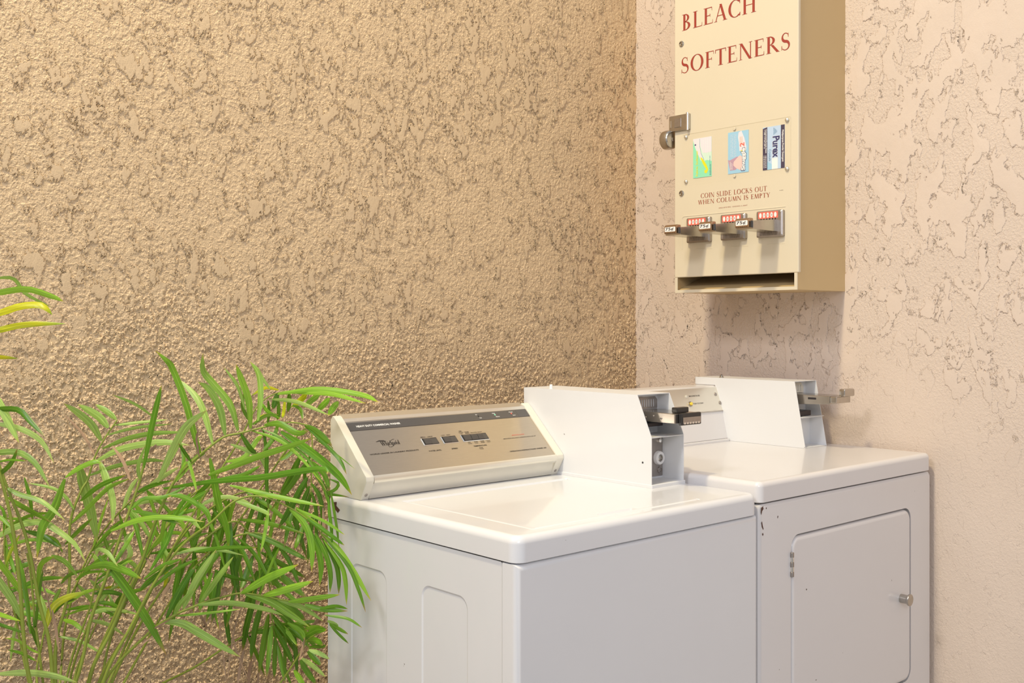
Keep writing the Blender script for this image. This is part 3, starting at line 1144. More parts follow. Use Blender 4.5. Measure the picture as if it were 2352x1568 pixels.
dd = MB()
dl = [(0.0, -1.0160), (0.0, -1.0250), (.0016, -1.0292), (.0050, -1.0318), (.0100, -1.0326)]
dloops = []
for i, y in dl:
    dloops.append([(x, y, z) for x, z in rr(-.6590 + i, .3875 + i, -.1290 - i, .8155 - i, max(.028 - i, .01), 8)])
for A, Bq in zip(dloops[:-1], dloops[1:]):
    dd.strip(A, Bq)
dd.fill([[(p[0], p[2]) for p in dloops[-1]]], lambda x, z: (x, -1.0326, z))
door = dd.build('door', WHITE2, dryer, smooth=40)
for zc in (.757, .445):
    hg = MB()
    for i in range(5):
        z0 = zc - .0265 + i * .0106
        hg.lathe((-.6605, -1.0335, z0), (0, 0, 1), [(.0038, .0), (.0044, .0008), (.0044, .0098), (.0038, .0104)], 12, CHROMEB if i % 2 else DULL)
    hg.build('hinge', None, door)
kn = MB()
kn.lathe((-.1794, -1.0320, .5985), (0, -1, 0), [(.011, 0), (.0112, .018), (.0128, .0205), (.0145, .0215), (.0150, .0235), (.0145, .0255), (.0125, .0265), (.0115, .0258), (.002, .0256)], 28)
kn.build('door_knob', CHROME, door)
for pts in ([(-.7725, .893), (-.7655, .8965), (-.7640, .890), (-.7690, .886), (-.7715, .878), (-.7735, .884)],
            [(-.7720, .862), (-.7695, .865), (-.7670, .856), (-.7640, .848), (-.7660, .846), (-.7705, .853)],
            [(-.7550, .8915), (-.7525, .8925), (-.7522, .889), (-.7545, .8885)],
            [(-.713, .867), (-.7105, .870), (-.7095, .867), (-.7120, .863)],
            [(-.7695, .838), (-.7660, .840), (-.7640, .836), (-.7670, .833)]):
    chp = MB()
    chp.face([(x, -1.0313, z) for x, z in pts])
    chp.build('paint_chip', RUST, dryer, smooth=0, label='dark chip in the white paint')

dtop = MB()
TZ = 0.9475
ox0, ox1, oy0, oy1 = EX0 - .0005, EX1 + .001, EY0 - .001, EY1 + .003
lev = [(0.012 - 0.012 * math.sin(R(90 * k / 5)), TZ - 0.012 + 0.012 * math.cos(R(90 * k / 5))) for k in range(6)]
lps = [[(x, y, z) for x, y in rr(ox0 + i, oy0 + i, ox1 - i, oy1 - i, max(.016 - i, .005), 5)] for i, z in lev]
lps.append([(x, y, .9040) for x, y in rr(ox0, oy0, ox1, oy1, .016, 5)])
lps.append([(x, y, .9018) for x, y in rr(ox0 + .004, oy0 + .004, ox1 - .004, oy1 - .004, .012, 5)])
for A, Bq in zip(lps[:-1], lps[1:]):
    dtop.strip(A, Bq)
dtop.fill([[(p[0], p[1]) for p in lps[0]]], lambda x, y: (x, y, TZ))
dtop.fill([[(p[0], p[1]) for p in lps[-1]]], lambda x, y: (x, y, .9018))
dtop.build('top_deck', WHITE2, dryer, smooth=40)
# low step under the console
stp = MB()
stp.box(EX0 + .02, -.186, -.5200, -.400, TZ - .001, .9545, .002, 2)
stp.build('console_base', WHITE2, dryer)
dcon = MB()
X0 = EX0 + .02
dcon.prism([(X0, -.5105, .9548), (X0, -.4925, 1.0330), (X0, -.4690, 1.1000), (X0, -.4600, 1.1035), (X0, -.398, 1.1035), (X0, -.398, .9548)], (-.1800 - X0, 0, 0), .0012, 2)
dcon = dcon.build('console', WHITE2, dryer)
E2 = Vector((0, .0235, .067)).normalized()
N2 = Vector((1, 0, 0)).cross(E2)
P0 = Vector((0, -.4925, 1.0330))


def con2(x, s, lift=0.0):
    return Vector((x, 0, 0)) + P0 + E2 * s + N2 * lift


q = MB()
q.prism([con2(X0 + .004, .001, .0002), con2(-.1815, .001, .0002), con2(-.1815, .0700, .0002), con2(X0 + .004, .0700, .0002)], N2 * .0012, 0)
q.build('steel_panel', STEELB, dcon, smooth=0)
q = MB()
q.tube([con2(X0 + .002, -.0005, .0012), con2(-.181, -.0005, .0012)], .0018, 8)
q.build('panel_trim', CHROME, dcon)
for x, s in ((-.1972, .0485), (-.1873, .0228)):
    q = MB()
    q.lathe(con2(x, s, .0012), N2, [(.0055, 0), (.0050, .0018), (.003, .0028), (.0005, .003)], 14)
    q.build('screw', DULL, dcon)
q = MB()
q.lathe(con2(-.3298, .0475, .0012), N2, [(.0050, 0), (.0050, .002), (.0040, .0022), (.0030, .0030), (.0008, .0036)], 16)
q.build('indicator_light', CLEARL, dcon)
q = MB()
q.lathe(con2(-.3215, .0255, .0012), N2, [(.0075, 0), (.0075, .002), (.0060, .0024), (.0060, .002)], 18, DULL)
q.lathe(con2(-.3215, .0255, .0014), N2, [(.0045, 0), (.0045, .006), (.0030, .0078), (.0005, .0082)], 16, AMBER)
q.build('start_button', None, dcon)
line_part(dcon, 'lettering', sans('MACHINE IN USE', .010), con2(-.3179, .0462), XA, E2, .0475, .0042, INK, .0016)
line_part(dcon, 'lettering', sans('PUSH TO START', .010), con2(-.3072, .0238), XA, E2, .0450, .0042, INK, .0016)

db_prof = [(-.731, 1.126), (-.764, .9478), (-.513, .9478), (-.508, .958), (-.490, 1.034), (-.466, 1.1055), (-.395, 1.1055), (-.395, 1.126)]
dbox = coin_box(dryer, -.184, -.078, db_prof, dict(last=1, y=-.757, z=1.030, uy=-.698, ly=-.712), BOXW, .9478, .05)
pl, tg = slide_unit(dbox, -.172, -.094, -.7010, 1.092, 1.1195, -.690, -.828, .030, .021, 5, CHROME, IVORY)
tip = MB()
tip.box(-.169, -.098, -.848, -.8285, 1.0715, 1.0895, .0025, 2)
tip.box(-.150, -.100, -.862, -.843, 1.0895, 1.1095, .004, 2)
tip.build('slide_grip', CHROME, tg)
q = MB()
q.box(-.1688, -.1670, -.787, -.762, 1.0790, 1.0845, .0008, 1)
q.build('slot_mark', DARKB, tg)
dk = MB()
dk.box(-.1825, -.110, -.735, -.698, 1.0310, 1.0450, .001, 1)
dk.build('slide_bracket', DARKB, dbox)
q = MB()
q.lathe((-.165, -.475, 1.1255), (0, 0, 1), [(.0065, 0), (.0065, .003), (.0045, .004), (.0045, .008), (.002, .0095)], 14)
q.build('bolt', CHROME, dbox)

# ------------------------------------------------------------------ vending machine on the right wall
VX, VY0, VY1, VZ0, VZ1 = -0.2380, -0.779, -0.362, 1.3725, 2.33
vend = thing('vending_machine', (-0.006, (VY0 + VY1) / 2, VZ0),
             'cream wall-mounted laundry supplies vending machine with red lettering, above the dryer', 'vending machine')
vb = MB()
t = .002
by0, by1 = -.7755, -.3655
vb.box(VX, 0.004, by0, by0 + t, VZ0, VZ1)
vb.box(VX, 0.004, by1 - t, by1, VZ0, VZ1)
vb.box(VX, 0.003, by0 + t, by1 - t, VZ0, VZ0 + t)
vb.box(VX, 0.003, by0 + t, by1 - t, VZ1 - t, VZ1)
vb.box(-.004, 0.003, by0 + t, by1 - t, VZ0 + t, VZ1 - t)
# chute ramp
vb.prism([(VX + .002, by0 + t, VZ0 + .004), (VX + .002, by1 - t, VZ0 + .004), (-.02, by1 - t, VZ0 + .085), (-.02, by0 + t, VZ0 + .085)], (0, 0, .002))
vb.build('cabinet', CREAM_SHADED, vend, smooth=0)
lip = MB()
lip.box(VX - .003, VX - .0005, by0 - .0004, by1 + .0004, VZ0 - .0004, VZ0 + .0082)
lip.box(VX - .0028, VX - .0006, by0 - .0004, by0 + .0085, VZ0 + .0082, 1.4170)
lip.box(VX - .0028, VX - .0006, by1 - .0085, by1 + .0004, VZ0 + .0082, 1.4170)
lip.build('chute_frame', CREAM, vend, smooth=0)
vd = MB()
vd.box(VX - .0015, VX + .0105, VY0, VY1, 1.4172, VZ1 + .002, .0028, 3)
vd = vd.build('front_door', CREAM, vend)
VF = VX - .0015
YA = Vector((0, -1, 0))
ZA = Vector((0, 0, 1))


def vf(y, z, lift=0.0):
    return Vector((VF - lift, y, z))


for sh, o_, w_, h_, m_, b0 in (
        (roman('SOFTENERS'), vf(-.3885, 2.0105), .3645, .0455, REDINK, (0, 1)),
        (roman('BLEACH'), vf(-.3905, 2.1342), .2560, .0470, REDINK, (0, 1)),
        (roman('COIN SLIDE LOCKS OUT'), vf(-.4584, 1.6415), .2225, .0132, BRINK, (0, 1)),
        (roman('WHEN COLUMN IS EMPTY'), vf(-.4483, 1.6240), .2430, .0122, BRINK, (0, 1)),
        (sans('VEND-RITE MFG.  CHICAGO, IL 60607'), vf(-.5208, 1.6062), .0974, .0034, BRINK, None),
        (sans('V-316'), vf(-.7205, 1.6375), .0115, .0022, INK, None)):
    line_part(vd, 'lettering', sh, o_, YA, ZA, w_, h_, m_, .0003, b0)

ridge = MB()
rp = [(-.3901, 1.4993), (-.3901, 1.585)]
for k in range(7):
    a = R(180 - 90 * k / 6)
    rp.append((-.3991 - .009 * math.cos(a), 1.5850 + .009 * math.sin(a)))
rp.append((-.7394, 1.5940))
ridge.tube([vf(y, z, -.0004) for y, z in rp], .0016, 8)
for ya, yb in ((-.4387, -.4987), (-.5629, -.6200), (-.6824, -.7380)):
    ridge.tube([vf(ya, 1.4968, -.0006), vf(yb, 1.4962, -.0006)], .0012, 6)
ridge.build('pressed_frame', CREAM, vd)

for z in (2.0976, 1.6621):
    q = MB()
    q.lathe(vf(-.3887, z, -.001), (-1, 0, 0), [(.0085, 0), (.0085, .003), (.0070, .0048), (.0050, .0050), (.0046, .0030), (.0030, .0030), (.0028, .0044), (.0008, .0046)], 24)
    q.build('cam_lock', CHROME, vd)

wp = MB()
wl = rr(-.7558, 1.6825, -.3946, 1.8308, .002, 2)
wp.strip([vf(y, z, .0002) for y, z in wl], [vf(y, z, .0028) for y, z in wl])
wp.fill([wl], lambda y, z: vf(y, z, .0028))
wp.fill([wl], lambda y, z: vf(y, z, .0002))
cover = wp.build('clear_cover', ACRYL, vd, smooth=0)
for y, z in ((-.4062, 1.8238), (-.7454, 1.8237), (-.4062, 1.6944), (-.7454, 1.6938)):
    q = MB()
    q.lathe(vf(y, z, .0028), (-1, 0, 0), [(.0058, 0), (.0054, .0016), (.0038, .0030), (.0015, .0036), (.0003, .0037)], 18)
    q.build('rivet', STEELB, cover)
for z in (1.8236, 1.6928):
    q = MB()
    q.lathe(vf(-.5759, z, .0028), (-1, 0, 0), [(.0046, 0), (.0040, .0008), (.0016, .0009), (.0014, .0003), (.0005, .0003)], 14)
    q.build('screw', CREAM, cover)

rnd = random.Random(5)


def card(y0, y1, z0, z1, material, label):
    """printed product card: c maps (0..1 across, 0..1 up) to its face"""
    mb = MB()
    w, h = y0 - y1, z1 - z0
    mb.box(VF - .0010, VF - .0003, y1, y0, z0, z1, material=material)
    layer = [0]

    def c(a, b2, k=1):
        return Vector((VF - .0010 - .00012 * k, y0 - w * a, z0 + h * b2))
    return mb, c


def poly(mb, c, pts, material, k=1):
    mb.face([c(a, b2, k) for a, b2 in pts], material)


# green softener card
mb, c = card(-.4316, -.4972, 1.7010, 1.8140, PALEM, '')
poly(mb, c, [(0, 0), (1, 0), (1, .38), (.75, .42), (.55, .40), (.42, .42), (.30, .55), (.18, .68), (.06, .84), (0, .97)], MINT)
poly(mb, c, [(0, 1), (.40, 1), (.37, .85), (.40, .70), (.50, .52), (.66, .36), (.56, .38), (.38, .50), (.22, .62), (.10, .80), (0, .96)], LILAC, 2)
poly(mb, c, [(.38, 1), (1, 1), (1, .62), (.72, .60), (.52, .62), (.40, .80)], LILAC, 1)
V_, F_ = _stroke([(.42, .50), (.56, .38), (.70, .26), (.78, .17), (.72, .13), (.62, .14)], [.04, .10, .10, .09, .09, .07, .02])
mb.mesh([c(a, b2, 3) for a, b2 in V_], F_, YEL)
V_, F_ = _stroke([(.36, .98), (.36, .80), (.44, .60), (.60, .42)], [.012] * 4)
mb.mesh([c(a, b2, 3) for a, b2 in V_], F_, TEAL)
cshape = sans('Fabric Softener', .02)
mb_y = -.4316 - .0656 * .16
lay(mb, cshape, Vector((VF - .0015, mb_y - .0066, 1.7060)), (0, 0, 1), (0, 1, 0), .074, .0070, YEL, 0)
lay(mb, sans('1', .03), c(.08, .86, 3), (0, 0, -1), (0, -1, 0), .004, .0055, NAVY, 0)
for i in range(4):
    bars(mb, .50, .60 + 0, .98, .61, lambda a, b2, i=i: c(.58 + i * .10, .50 + (1 - a) * .9, 3) if False else c(.56 + i * .11 + (b2 - .60) * 1.6, .55 + (a - .5) * .85, 3), WINK, rnd)
bars(mb, .03, 0, .52, .02, lambda a, b2: c(.90 + b2, a, 3), TEAL, rnd)
bars(mb, .03, 0, .30, .02, lambda a, b2: c(.94 + b2, a, 3), NAVY, rnd)
mb.build('product_card', None, vd, smooth=0, label='mint green product card')
# blue softener card (without its mascot)
mb, c = card(-.5538, -.6225, 1.6997, 1.8152, SKYB, '')
poly(mb, c, [(.0, .34), (.10, .33), (.46, .40), (.60, .34), (.56, .16), (.36, .08), (.10, .08), (.05, .20)], MAUVE, 1)
poly(mb, c, [(.52, .40), (.60, .42), (.72, .36), (.76, .10), (.62, .06), (.40, .12), (.26, .20), (.28, .28)], PINKP, 2)
poly(mb, c, [(.52, .97), (.66, 1.0), (.80, .82), (.90, .60), (.88, .52), (.72, .54), (.56, .52), (.54, .70), (.49, .86)], LILAC, 2)
poly(mb, c, [(.60, .60), (.72, .58), (.82, .62), (.90, .60), (.88, .52), (.74, .50), (.60, .52)], YEL, 1)
for i in range(3):
    bars(mb, .70, 0, .86, .02, lambda a, b2, i=i: c(.58 + i * .05 + b2, a, 3), ORANGE, rnd)
lay(mb, sans('2', .03), c(.80, .62, 4), (0, 0, 1), (0, 1, 0), .011, .0150, REDP, 0)
for i in range(4):
    bars(mb, .40, 0, .94, .015, lambda a, b2, i=i: c(.15 + i * .075 + b2, a, 3), LILAC, rnd)
lay(mb, sans('Snuggle', .075), c(.90, .03, 4), (0, 0, 1), (0, 1, 0), .066, .0190, NAVY, 0)
lay(mb, sans('Snuggle', .045), c(.885, .045, 6), (0, 0, 1), (0, 1, 0), .0625, .0165, WINK, 0)
for i in range(3):
    bars(mb, .10, 0, .30 - i * .03, .02, lambda a, b2, i=i: c(.10 + i * .05 + b2, a, 3), WINK, rnd)
mb.build('product_card', None, vd, smooth=0, label='sky blue product card')
# detergent card
mb, c = card(-.6685, -.7372, 1.6977, 1.8132, PALEB, '')
poly(mb, c, [(0, 0), (.21, 0), (.21, 1), (0, .97)], NAVYP, 1)
poly(mb, c, [(.83, 0), (1, 0), (1, 1), (.83, 1)], NAVYP, 1)
poly(mb, c, [(.42, 0), (.69, 0), (.69, .26), (.42, .26)], WINK, 1)
poly(mb, c, [(.21, 0), (.42, 0), (.42, .12), (.21, .20)], SKYB, 1)
DN, RTv = (0, 0, -1), (0, -1, 0)
lay(mb, sans('Purex', .030), c(.455, .76, 5), DN, RTv, .0575, .0225, NAVY, 0)
lay(mb, sans('Purex', .055), c(.440, .765, 3), DN, RTv, .0590, .0245, WINK, 0)
lay(mb, sans('Crystals', .0), c(.250, .47, 3), DN, RTv, .0310, .0095, TEAL, 0)
lay(mb, sans('Multipurpose Powder Detergent', .028), c(.865, .88, 3), DN, RTv, .0850, .0072, WINK, 0)
lay(mb, sans('Concentrated Formula Cleans', .02), c(.125, .95, 3), DN, RTv, .0640, .0046, WINK, 0)
lay(mb, sans('1 USE 1.4 OZ (40 g)', .02), c(.045, .94, 3), DN, RTv, .0500, .0046, WINK, 0)
for i in range(2):
    bars(mb, .05, 0, .34, .03, lambda a, b2, i=i: c(.05 + i * .08 + b2, a, 3), WINK, rnd)
for i in range(4):
    bars(mb, .80 + i * .015, 0, .96 - i * .02, .02, lambda a, b2, i=i: c(.50 + i * .045 + b2, a, 3), TEAL, rnd)
mb.build('product_card', None, vd, smooth=0, label='pale blue and navy detergent card')

# three coin slides
for k, (ya, yb) in enumerate(((-.4148, -.4981), (-.5352, -.6181), (-.6549, -.7378))):
    z0, z1 = 1.5150, 1.5862
    p = MB()
    ol = rr(yb, z0, ya, z1, .004, 3)
    il = rr(yb + .004, z0 + .004, ya - .004, z1 - .004, .003, 3)
    p.strip([vf(y, z, -.001) for y, z in ol], [vf(y, z, .010) for y, z in ol])
    p.strip([vf(y, z, .010) for y, z in ol], [vf(y, z, .0135) for y, z in il])
    p.fill([il], lambda y, z: vf(y, z, .0135))
    # ribbed lower lip
    for i in range(14):
        yy = ya - .012 - i * .0044
        p.box(VF - .0152, VF - .0130, yy - .0024, yy, z0 + .0045, z0 + .0125)
    pl = p.build('coin_slide', DULL, vd, smooth=30)
    lb = MB()
    lb.face([vf(ya - .0075, 1.5650, .0137), vf(yb + .0125, 1.5650, .0137), vf(yb + .0125, 1.5832, .0137), vf(ya - .0075, 1.5832, .0137)], REDP)
    span = (ya - yb - .024)
    for i in range(5):
        yc = ya - .0135 - span * (i + .1) / 5
        V_, F_ = _arc(0, 0, (.0040, .0068), (.0001, .0001), 0, 360, 16)
        lb.mesh([vf(yc + a, 1.5740 + b2, .0139) for a, b2 in V_], F_, WINK)
        if i in (1, 2, 3):
            lay(lb, sans('25', .0), vf(yc + .0025, 1.5715, .0141), YA, ZA, .005, .005, INK, 0)
    lb.build('coin_label', None, pl, smooth=0, label='red coin label with white circles')
    sl = MB()
    for i in range(6):
        yc = ya - .0150 - span * i / 6.5
        sl.face([vf(yc, 1.5590, .0140), vf(yc - .0035, 1.5590, .0140), vf(yc - .0035, 1.5650, .0140), vf(yc, 1.5650, .0140)])
    sl.build('coin_slot', HOLE, pl, smooth=0)
    ty0, ty1 = ya - .0155, yb + .0145
    g = MB()
    zb_ = 1.5278
    Lg = .123
    loop = [vf(ty0, zb_, .012), vf(ty0, 1.5608, .012), vf(ty0, 1.5500, Lg), vf(ty0, 1.5288, Lg)]
    g.prism(loop, (0, ty1 - ty0, 0), .0012, 2)
    tg = g.build('slide_tongue', CHROME, pl)
    h = MB()
    h.prism([vf(ty0 + .0005, 1.5330, Lg - .002), vf(ty0 + .0005, 1.5330, Lg + .006), vf(ty0 + .0005, 1.5520, Lg + .0065), vf(ty0 + .0005, 1.5580, Lg + .001),
             vf(ty0 + .0005, 1.5580, Lg - .012), vf(ty0 + .0005, 1.5490, Lg - .014)], (0, ty1 - ty0 + .008, 0), .002, 2)
    hd = h.build('price_tag', BRONZE, tg)
    lb = MB()
    V_ = rr(ty1 + .0125, 1.5385, ty0 - .003, 1.5515, .002, 2)
    lb.fill([V_], lambda y, z: vf(y, z, Lg + .0069), WINK)
    lay(lb, sans('75¢', .012), vf(ty0 - .005, 1.5400, Lg + .0072), YA, ZA, .0295, .0100, INK, 0)
    for i in range(6):
        yy = ty0 - .004 - i * .0062
        lb.face([vf(yy, 1.5338, Lg + .0068), vf(yy - .0036, 1.5338, Lg + .0068), vf(yy - .0042, 1.5352, Lg + .0068), vf(yy - .0006, 1.5352, Lg + .0068)], INK)
    lb.build('price_label', None, hd, smooth=0, label='white 75 cent label')
    bk = MB()
    bk.box(VF - Lg - .0045, VF - Lg + .0005, ty1 + .001, ty1 + .0055, 1.5320, 1.5500, .001, 1)
    bk.build('tag_clip', BLACK, hd)

# hasp folded round the door's left edge
hs = MB()
hs.box(VF - .0085, VF - .0005, -.4220, -.3480, 1.8442, 1.8902, .0015, 2)
hs = hs.build('hasp', CHROME, vd)
q = MB()
q.tube([vf(-.4165, 1.8420, .0085), vf(-.4165, 1.8925, .0085)], .0042, 12)
q.build('hasp_pin', CHROMEB, hs)
q = MB()
q.box(VF - .0098, VF - .0080, -.3935, -.3690, 1.8540, 1.8800, .0008, 1)
q.build('hasp_slot', DULL, hs)
q = MB()
for i in range(5):
    q.box(VF - .0094, VF - .0082, -.3562, -.3512, 1.8580 + i * .0038, 1.8600 + i * .0038)
q.build('hasp_ribs', CHROMEB, hs)

# round padlock hanging on the hasp's far side
pk = MB()
pk.lathe((-.2400, -.3400, 1.8235), (0, 1, 0), [(.020, -.0165), (.0255, -.0150), (.0278, -.0115), (.0285, -.004), (.0285, .006), (.0275, .012), (.0245, .0150), (.018, .0165)], 40)
pk = pk.build('padlock', CHROME, None)
tag(pk, 'round steel puck padlock hanging at the edge of the cream vending machine', 'padlock')
q = MB()
q.lathe((-.2400, -.3565, 1.8235), (0, -1, 0), [(.0065, -.001), (.0065, .001), (.005, .0016), (.002, .0016)], 18)
q.build('keyway', DULL, pk)

# ------------------------------------------------------------------ palm
# every leaflet: (points from its base to its tip, width, distance at base, distance at tip, kind) - traced once in
# the photograph's frame, placed in the room by its own distance
PALM_BASE = Vector((-1.965, -0.300, 0.0))
palm = thing('palm', PALM_BASE, 'green feathery palm with arching fronds, left of the washer', 'plant')
prnd = random.Random(21)


def smooth_path(pts, n):
    """Catmull-Rom through pts, n samples"""
    P_ = [pts[0] * 2 - pts[1]] + list(pts) + [pts[-1] * 2 - pts[-2]]
    out = []
    segs = len(pts) - 1
    for i in range(n):
        t = i / (n - 1) * segs
        k = min(int(t), segs - 1)
        f = t - k
        a, b, c, d = P_[k], P_[k + 1], P_[k + 2], P_[k + 3]
        out.append(0.5 * ((2 * b) + (c - a) * f + (2 * a - 5 * b + 4 * c - d) * f * f + (3 * b - a - 3 * c + d) * f ** 3))
    return out


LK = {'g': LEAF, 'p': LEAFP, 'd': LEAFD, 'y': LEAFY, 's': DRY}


def wall_dist(u):
    """distance of the back wall in the direction u"""
    return -CAM.y / (FW.y + RT.y * (u - 1176) / FPX)


def leaflet(mb, px, wpx, D0, D1, kind):
    n = len(px)
    pts = [at(u, v, min(D0 + (D1 - D0) * i / (n - 1), wall_dist(u) - .05)) for i, (u, v) in enumerate(px)]
    ns = 12
    path = smooth_path(pts, ns)
    W = 0.84 * wpx * (D0 + D1) / 2 / FPX
    roll = prnd.uniform(-.55, .55)
    twist = prnd.uniform(-.5, .5)
    rv = prnd.randrange(16)
    V, F_, U = [], [], []
    for i, p in enumerate(path):
        t = i / (ns - 1)
        T = (path[min(i + 1, ns - 1)] - path[max(i - 1, 0)]).normalized()
        view = (p - CAM).normalized()
        side = T.cross(view).normalized()
        side = (Matrix.Rotation(roll + twist * t, 3, T) @ side)
        nrm = side.cross(T).normalized()
        w = W * (0.30 + 0.70 * min(1, t / .28) ** .7) * (1 - max(0, (t - .55) / .45) ** 2.2) ** .9 + W * .03
        V += [p - side * w / 2 + nrm * w * .10, p - nrm * w * .06, p + side * w / 2 + nrm * w * .10]
    for i in range(ns - 1):
        t0, t1 = i / (ns - 1), (i + 1) / (ns - 1)
        for k in (0, 1):
            F_.append((i * 3 + k, i * 3 + k + 1, i * 3 + k + 4, i * 3 + k + 3))
            a0, a1 = (rv + .02, rv + .5) if k == 0 else (rv + .5, rv + .98)
            U.append([(t0, a0), (t0, a1), (t1, a1), (t1, a0)])
    mb.mesh(V, F_, LK[kind], U)


def fill_leaves(stem, n, lo, hi, ang, length, kinds, w=(8, 14)):
    """further leaflets along a rachis: ang = range of directions in degrees, 90 = hanging down"""
    out = []
    for _ in range(n):
        t = prnd.uniform(lo, hi) * (len(stem) - 1)
        k = min(int(t), len(stem) - 2)
        f = t - k
        u = stem[k][0] + (stem[k + 1][0] - stem[k][0]) * f
        v = stem[k][1] + (stem[k + 1][1] - stem[k][1]) * f
        a = R(prnd.uniform(*ang))
        l = prnd.uniform(*length)
        if u + l * math.cos(a) > 745:
            l *= .5
        sag = prnd.uniform(.05, .22) * l
        out.append(([(u, v), (u + l * .5 * math.cos(a), v + l * .5 * math.sin(a) - sag * .4), (u + l * math.cos(a), v + l * math.sin(a) + sag * .5)], prnd.uniform(*w), prnd.choice(kinds)))
    return out


def frond(stem, sr, leaves, D0, D1, root=True, stem_mat=None):
    """stem: traced points of the rachis from low to high; sr: radius in metres low / high"""
    mb = MB()
    for lf in leaves:
        px, w, kind = lf[0], lf[1], lf[2]
        a, b = (lf[3], lf[4]) if len(lf) > 4 else (None, None)
        if a is None:
            # distance: that of the rachis nearest the leaflet's base
            k = min(range(len(stem)), key=lambda i: (stem[i][0] - px[0][0]) ** 2 + (stem[i][1] - px[0][1]) ** 2) / max(1, len(stem) - 1)
            a = D0 + (D1 - D0) * k
            b = a + prnd.uniform(-.05, .05)
            if px[-1][0] > 740:
                b = min(b, 2.00)
        leaflet(mb, px, w, a, b, kind)
    o = mb.build('frond', None, palm, smooth=180, wn=False)
    n = len(stem)
    pts = [at(u, v, min(D0 + (D1 - D0) * i / max(1, n - 1), wall_dist(u) - .05)) for i, (u, v) in enumerate(stem)]
    if root:
        d = (pts[0] - PALM_BASE)
        foot = PALM_BASE + Vector((prnd.uniform(-.07, .07), prnd.uniform(-.06, .06), .27))
        mid = foot.lerp(pts[0], .55) + Vector((0, 0, .03))
        pts = [foot, mid] + pts
    path = smooth_path(pts, 6 * len(pts))
    N_ = len(path)
    sr = (sr[0] * .72, sr[1] * .8)
    s = MB()
    s.tube(path, [sr[0] + (sr[1] - sr[0]) * i / (N_ - 1) for i in range(N_)], 8)
    s.build('stem', stem_mat or STEM, o, smooth=60, wn=False)
    return o


# fronds that leave the frame on the left and hang back in
frond([(64, 1541), (45, 1339), (30, 1219), (3, 1100), (-60, 900), (-90, 760), (-70, 690), (-20, 668)], (.0055, .0022), [
    ([(-30, 676), (0, 672), (60, 664), (117, 680), (146, 692)], 17, 'g'),
    ([(-20, 640), (30, 640), (59, 675), (120, 706)], 11, 'p'),
    ([(-60, 735), (0, 718), (44, 703), (88, 699), (108, 709), (120, 723)], 21, 'y'),
    ([(-75, 775), (0, 757), (44, 747), (88, 743), (151, 743)], 17, 'y'),
    ([(-80, 850), (-30, 822), (0, 820), (42, 823)], 12, 'y'),
], 1.86, 1.80)
frond([(116, 1497), (90, 1383), (60, 1234), (15, 1115), (-20, 1010), (-30, 930)], (.0055, .0025), [
    ([(-25, 890), (0, 930), (20, 968), (44, 1017)], 22, 'p'),
    ([(-20, 940), (9, 939), (44, 942), (73, 971), (107, 1006)], 15, 'd'),
    ([(-15, 972), (18, 977), (59, 989), (97, 1015), (124, 1063)], 15, 'p'),
    ([(-20, 1045), (0, 1039), (44, 1039), (82, 1065), (115, 1120)], 16, 'p'),
    ([(-10, 1062), (20, 1056), (62, 1058)], 6, 'g'),
    ([(-20, 1100), (10, 1080), (28, 1060), (40, 1030)], 12, 'd'),
    ([(15, 1118), (45, 1135), (98, 1152), (150, 1195)], 14, 'p'),
    ([(-10, 1180), (10, 1195), (30, 1215)], 10, 'g'),
], 1.88, 1.84)
# low leaves round the left stems
frond([(98, 1560), (88, 1480), (80, 1420), (72, 1330), (62, 1270)], (.004, .002), [
    ([(18, 1142), (45, 1160), (84, 1181), (117, 1199)], 14, 'd'),
    ([(149, 1100), (125, 1169), (98, 1210), (85, 1281)], 24, 'g'),
    ([(56, 1096), (69, 1145), (75, 1199)], 9, 'g'),
    ([(-20, 1240), (0, 1228), (48, 1204), (98, 1198), (134, 1219), (173, 1249), (198, 1293)], 18, 'p'),
    ([(57, 1219), (98, 1231), (144, 1260)], 13, 'd'),
    ([(87, 1351), (92, 1303), (105, 1286), (124, 1278)], 14, 'g'),
    ([(78, 1400), (80, 1440), (92, 1350), (100, 1300)], 8, 'd'),
    ([(118, 1276), (149, 1291), (180, 1326)], 17, 'p'),
    ([(107, 1440), (119, 1398), (149, 1374), (198, 1358)], 19, 'y'),
    ([(-20, 1270), (0, 1294), (30, 1333), (76, 1400)], 15, 'g'),
    ([(-20, 1310), (0, 1339), (27, 1377), (52, 1427)], 20, 'p'),
    ([(-20, 1405), (0, 1410), (48, 1426)], 12, 'g'),
    ([(-20, 1428), (0, 1434), (70, 1458)], 9, 'd'),
    ([(70, 1455), (62, 1380), (50, 1310), (40, 1270)], 12, 'd'),
    ([(-10, 1548), (60, 1545), (119, 1551), (178, 1567)], 18, 'p'),
    ([(20, 1492), (50, 1500), (88, 1520)], 8, 'd'),
    ([(90, 1500), (70, 1490), (40, 1470), (10, 1465)], 7, 'g'),
    ([(44, 1230), (26, 1262), (12, 1300)], 9, 'y'),
    ([(120, 1400), (128, 1440), (136, 1500)], 8, 's'),
    ([(60, 1240), (80, 1300), (108, 1370), (120, 1430)], 5, 's'),
    ([(108, 1130), (100, 1155), (88, 1175)], 9, 's'),
    ([(0, 1160), (10, 1180), (8, 1230)], 9, 'g'),
], 1.90, 1.90)
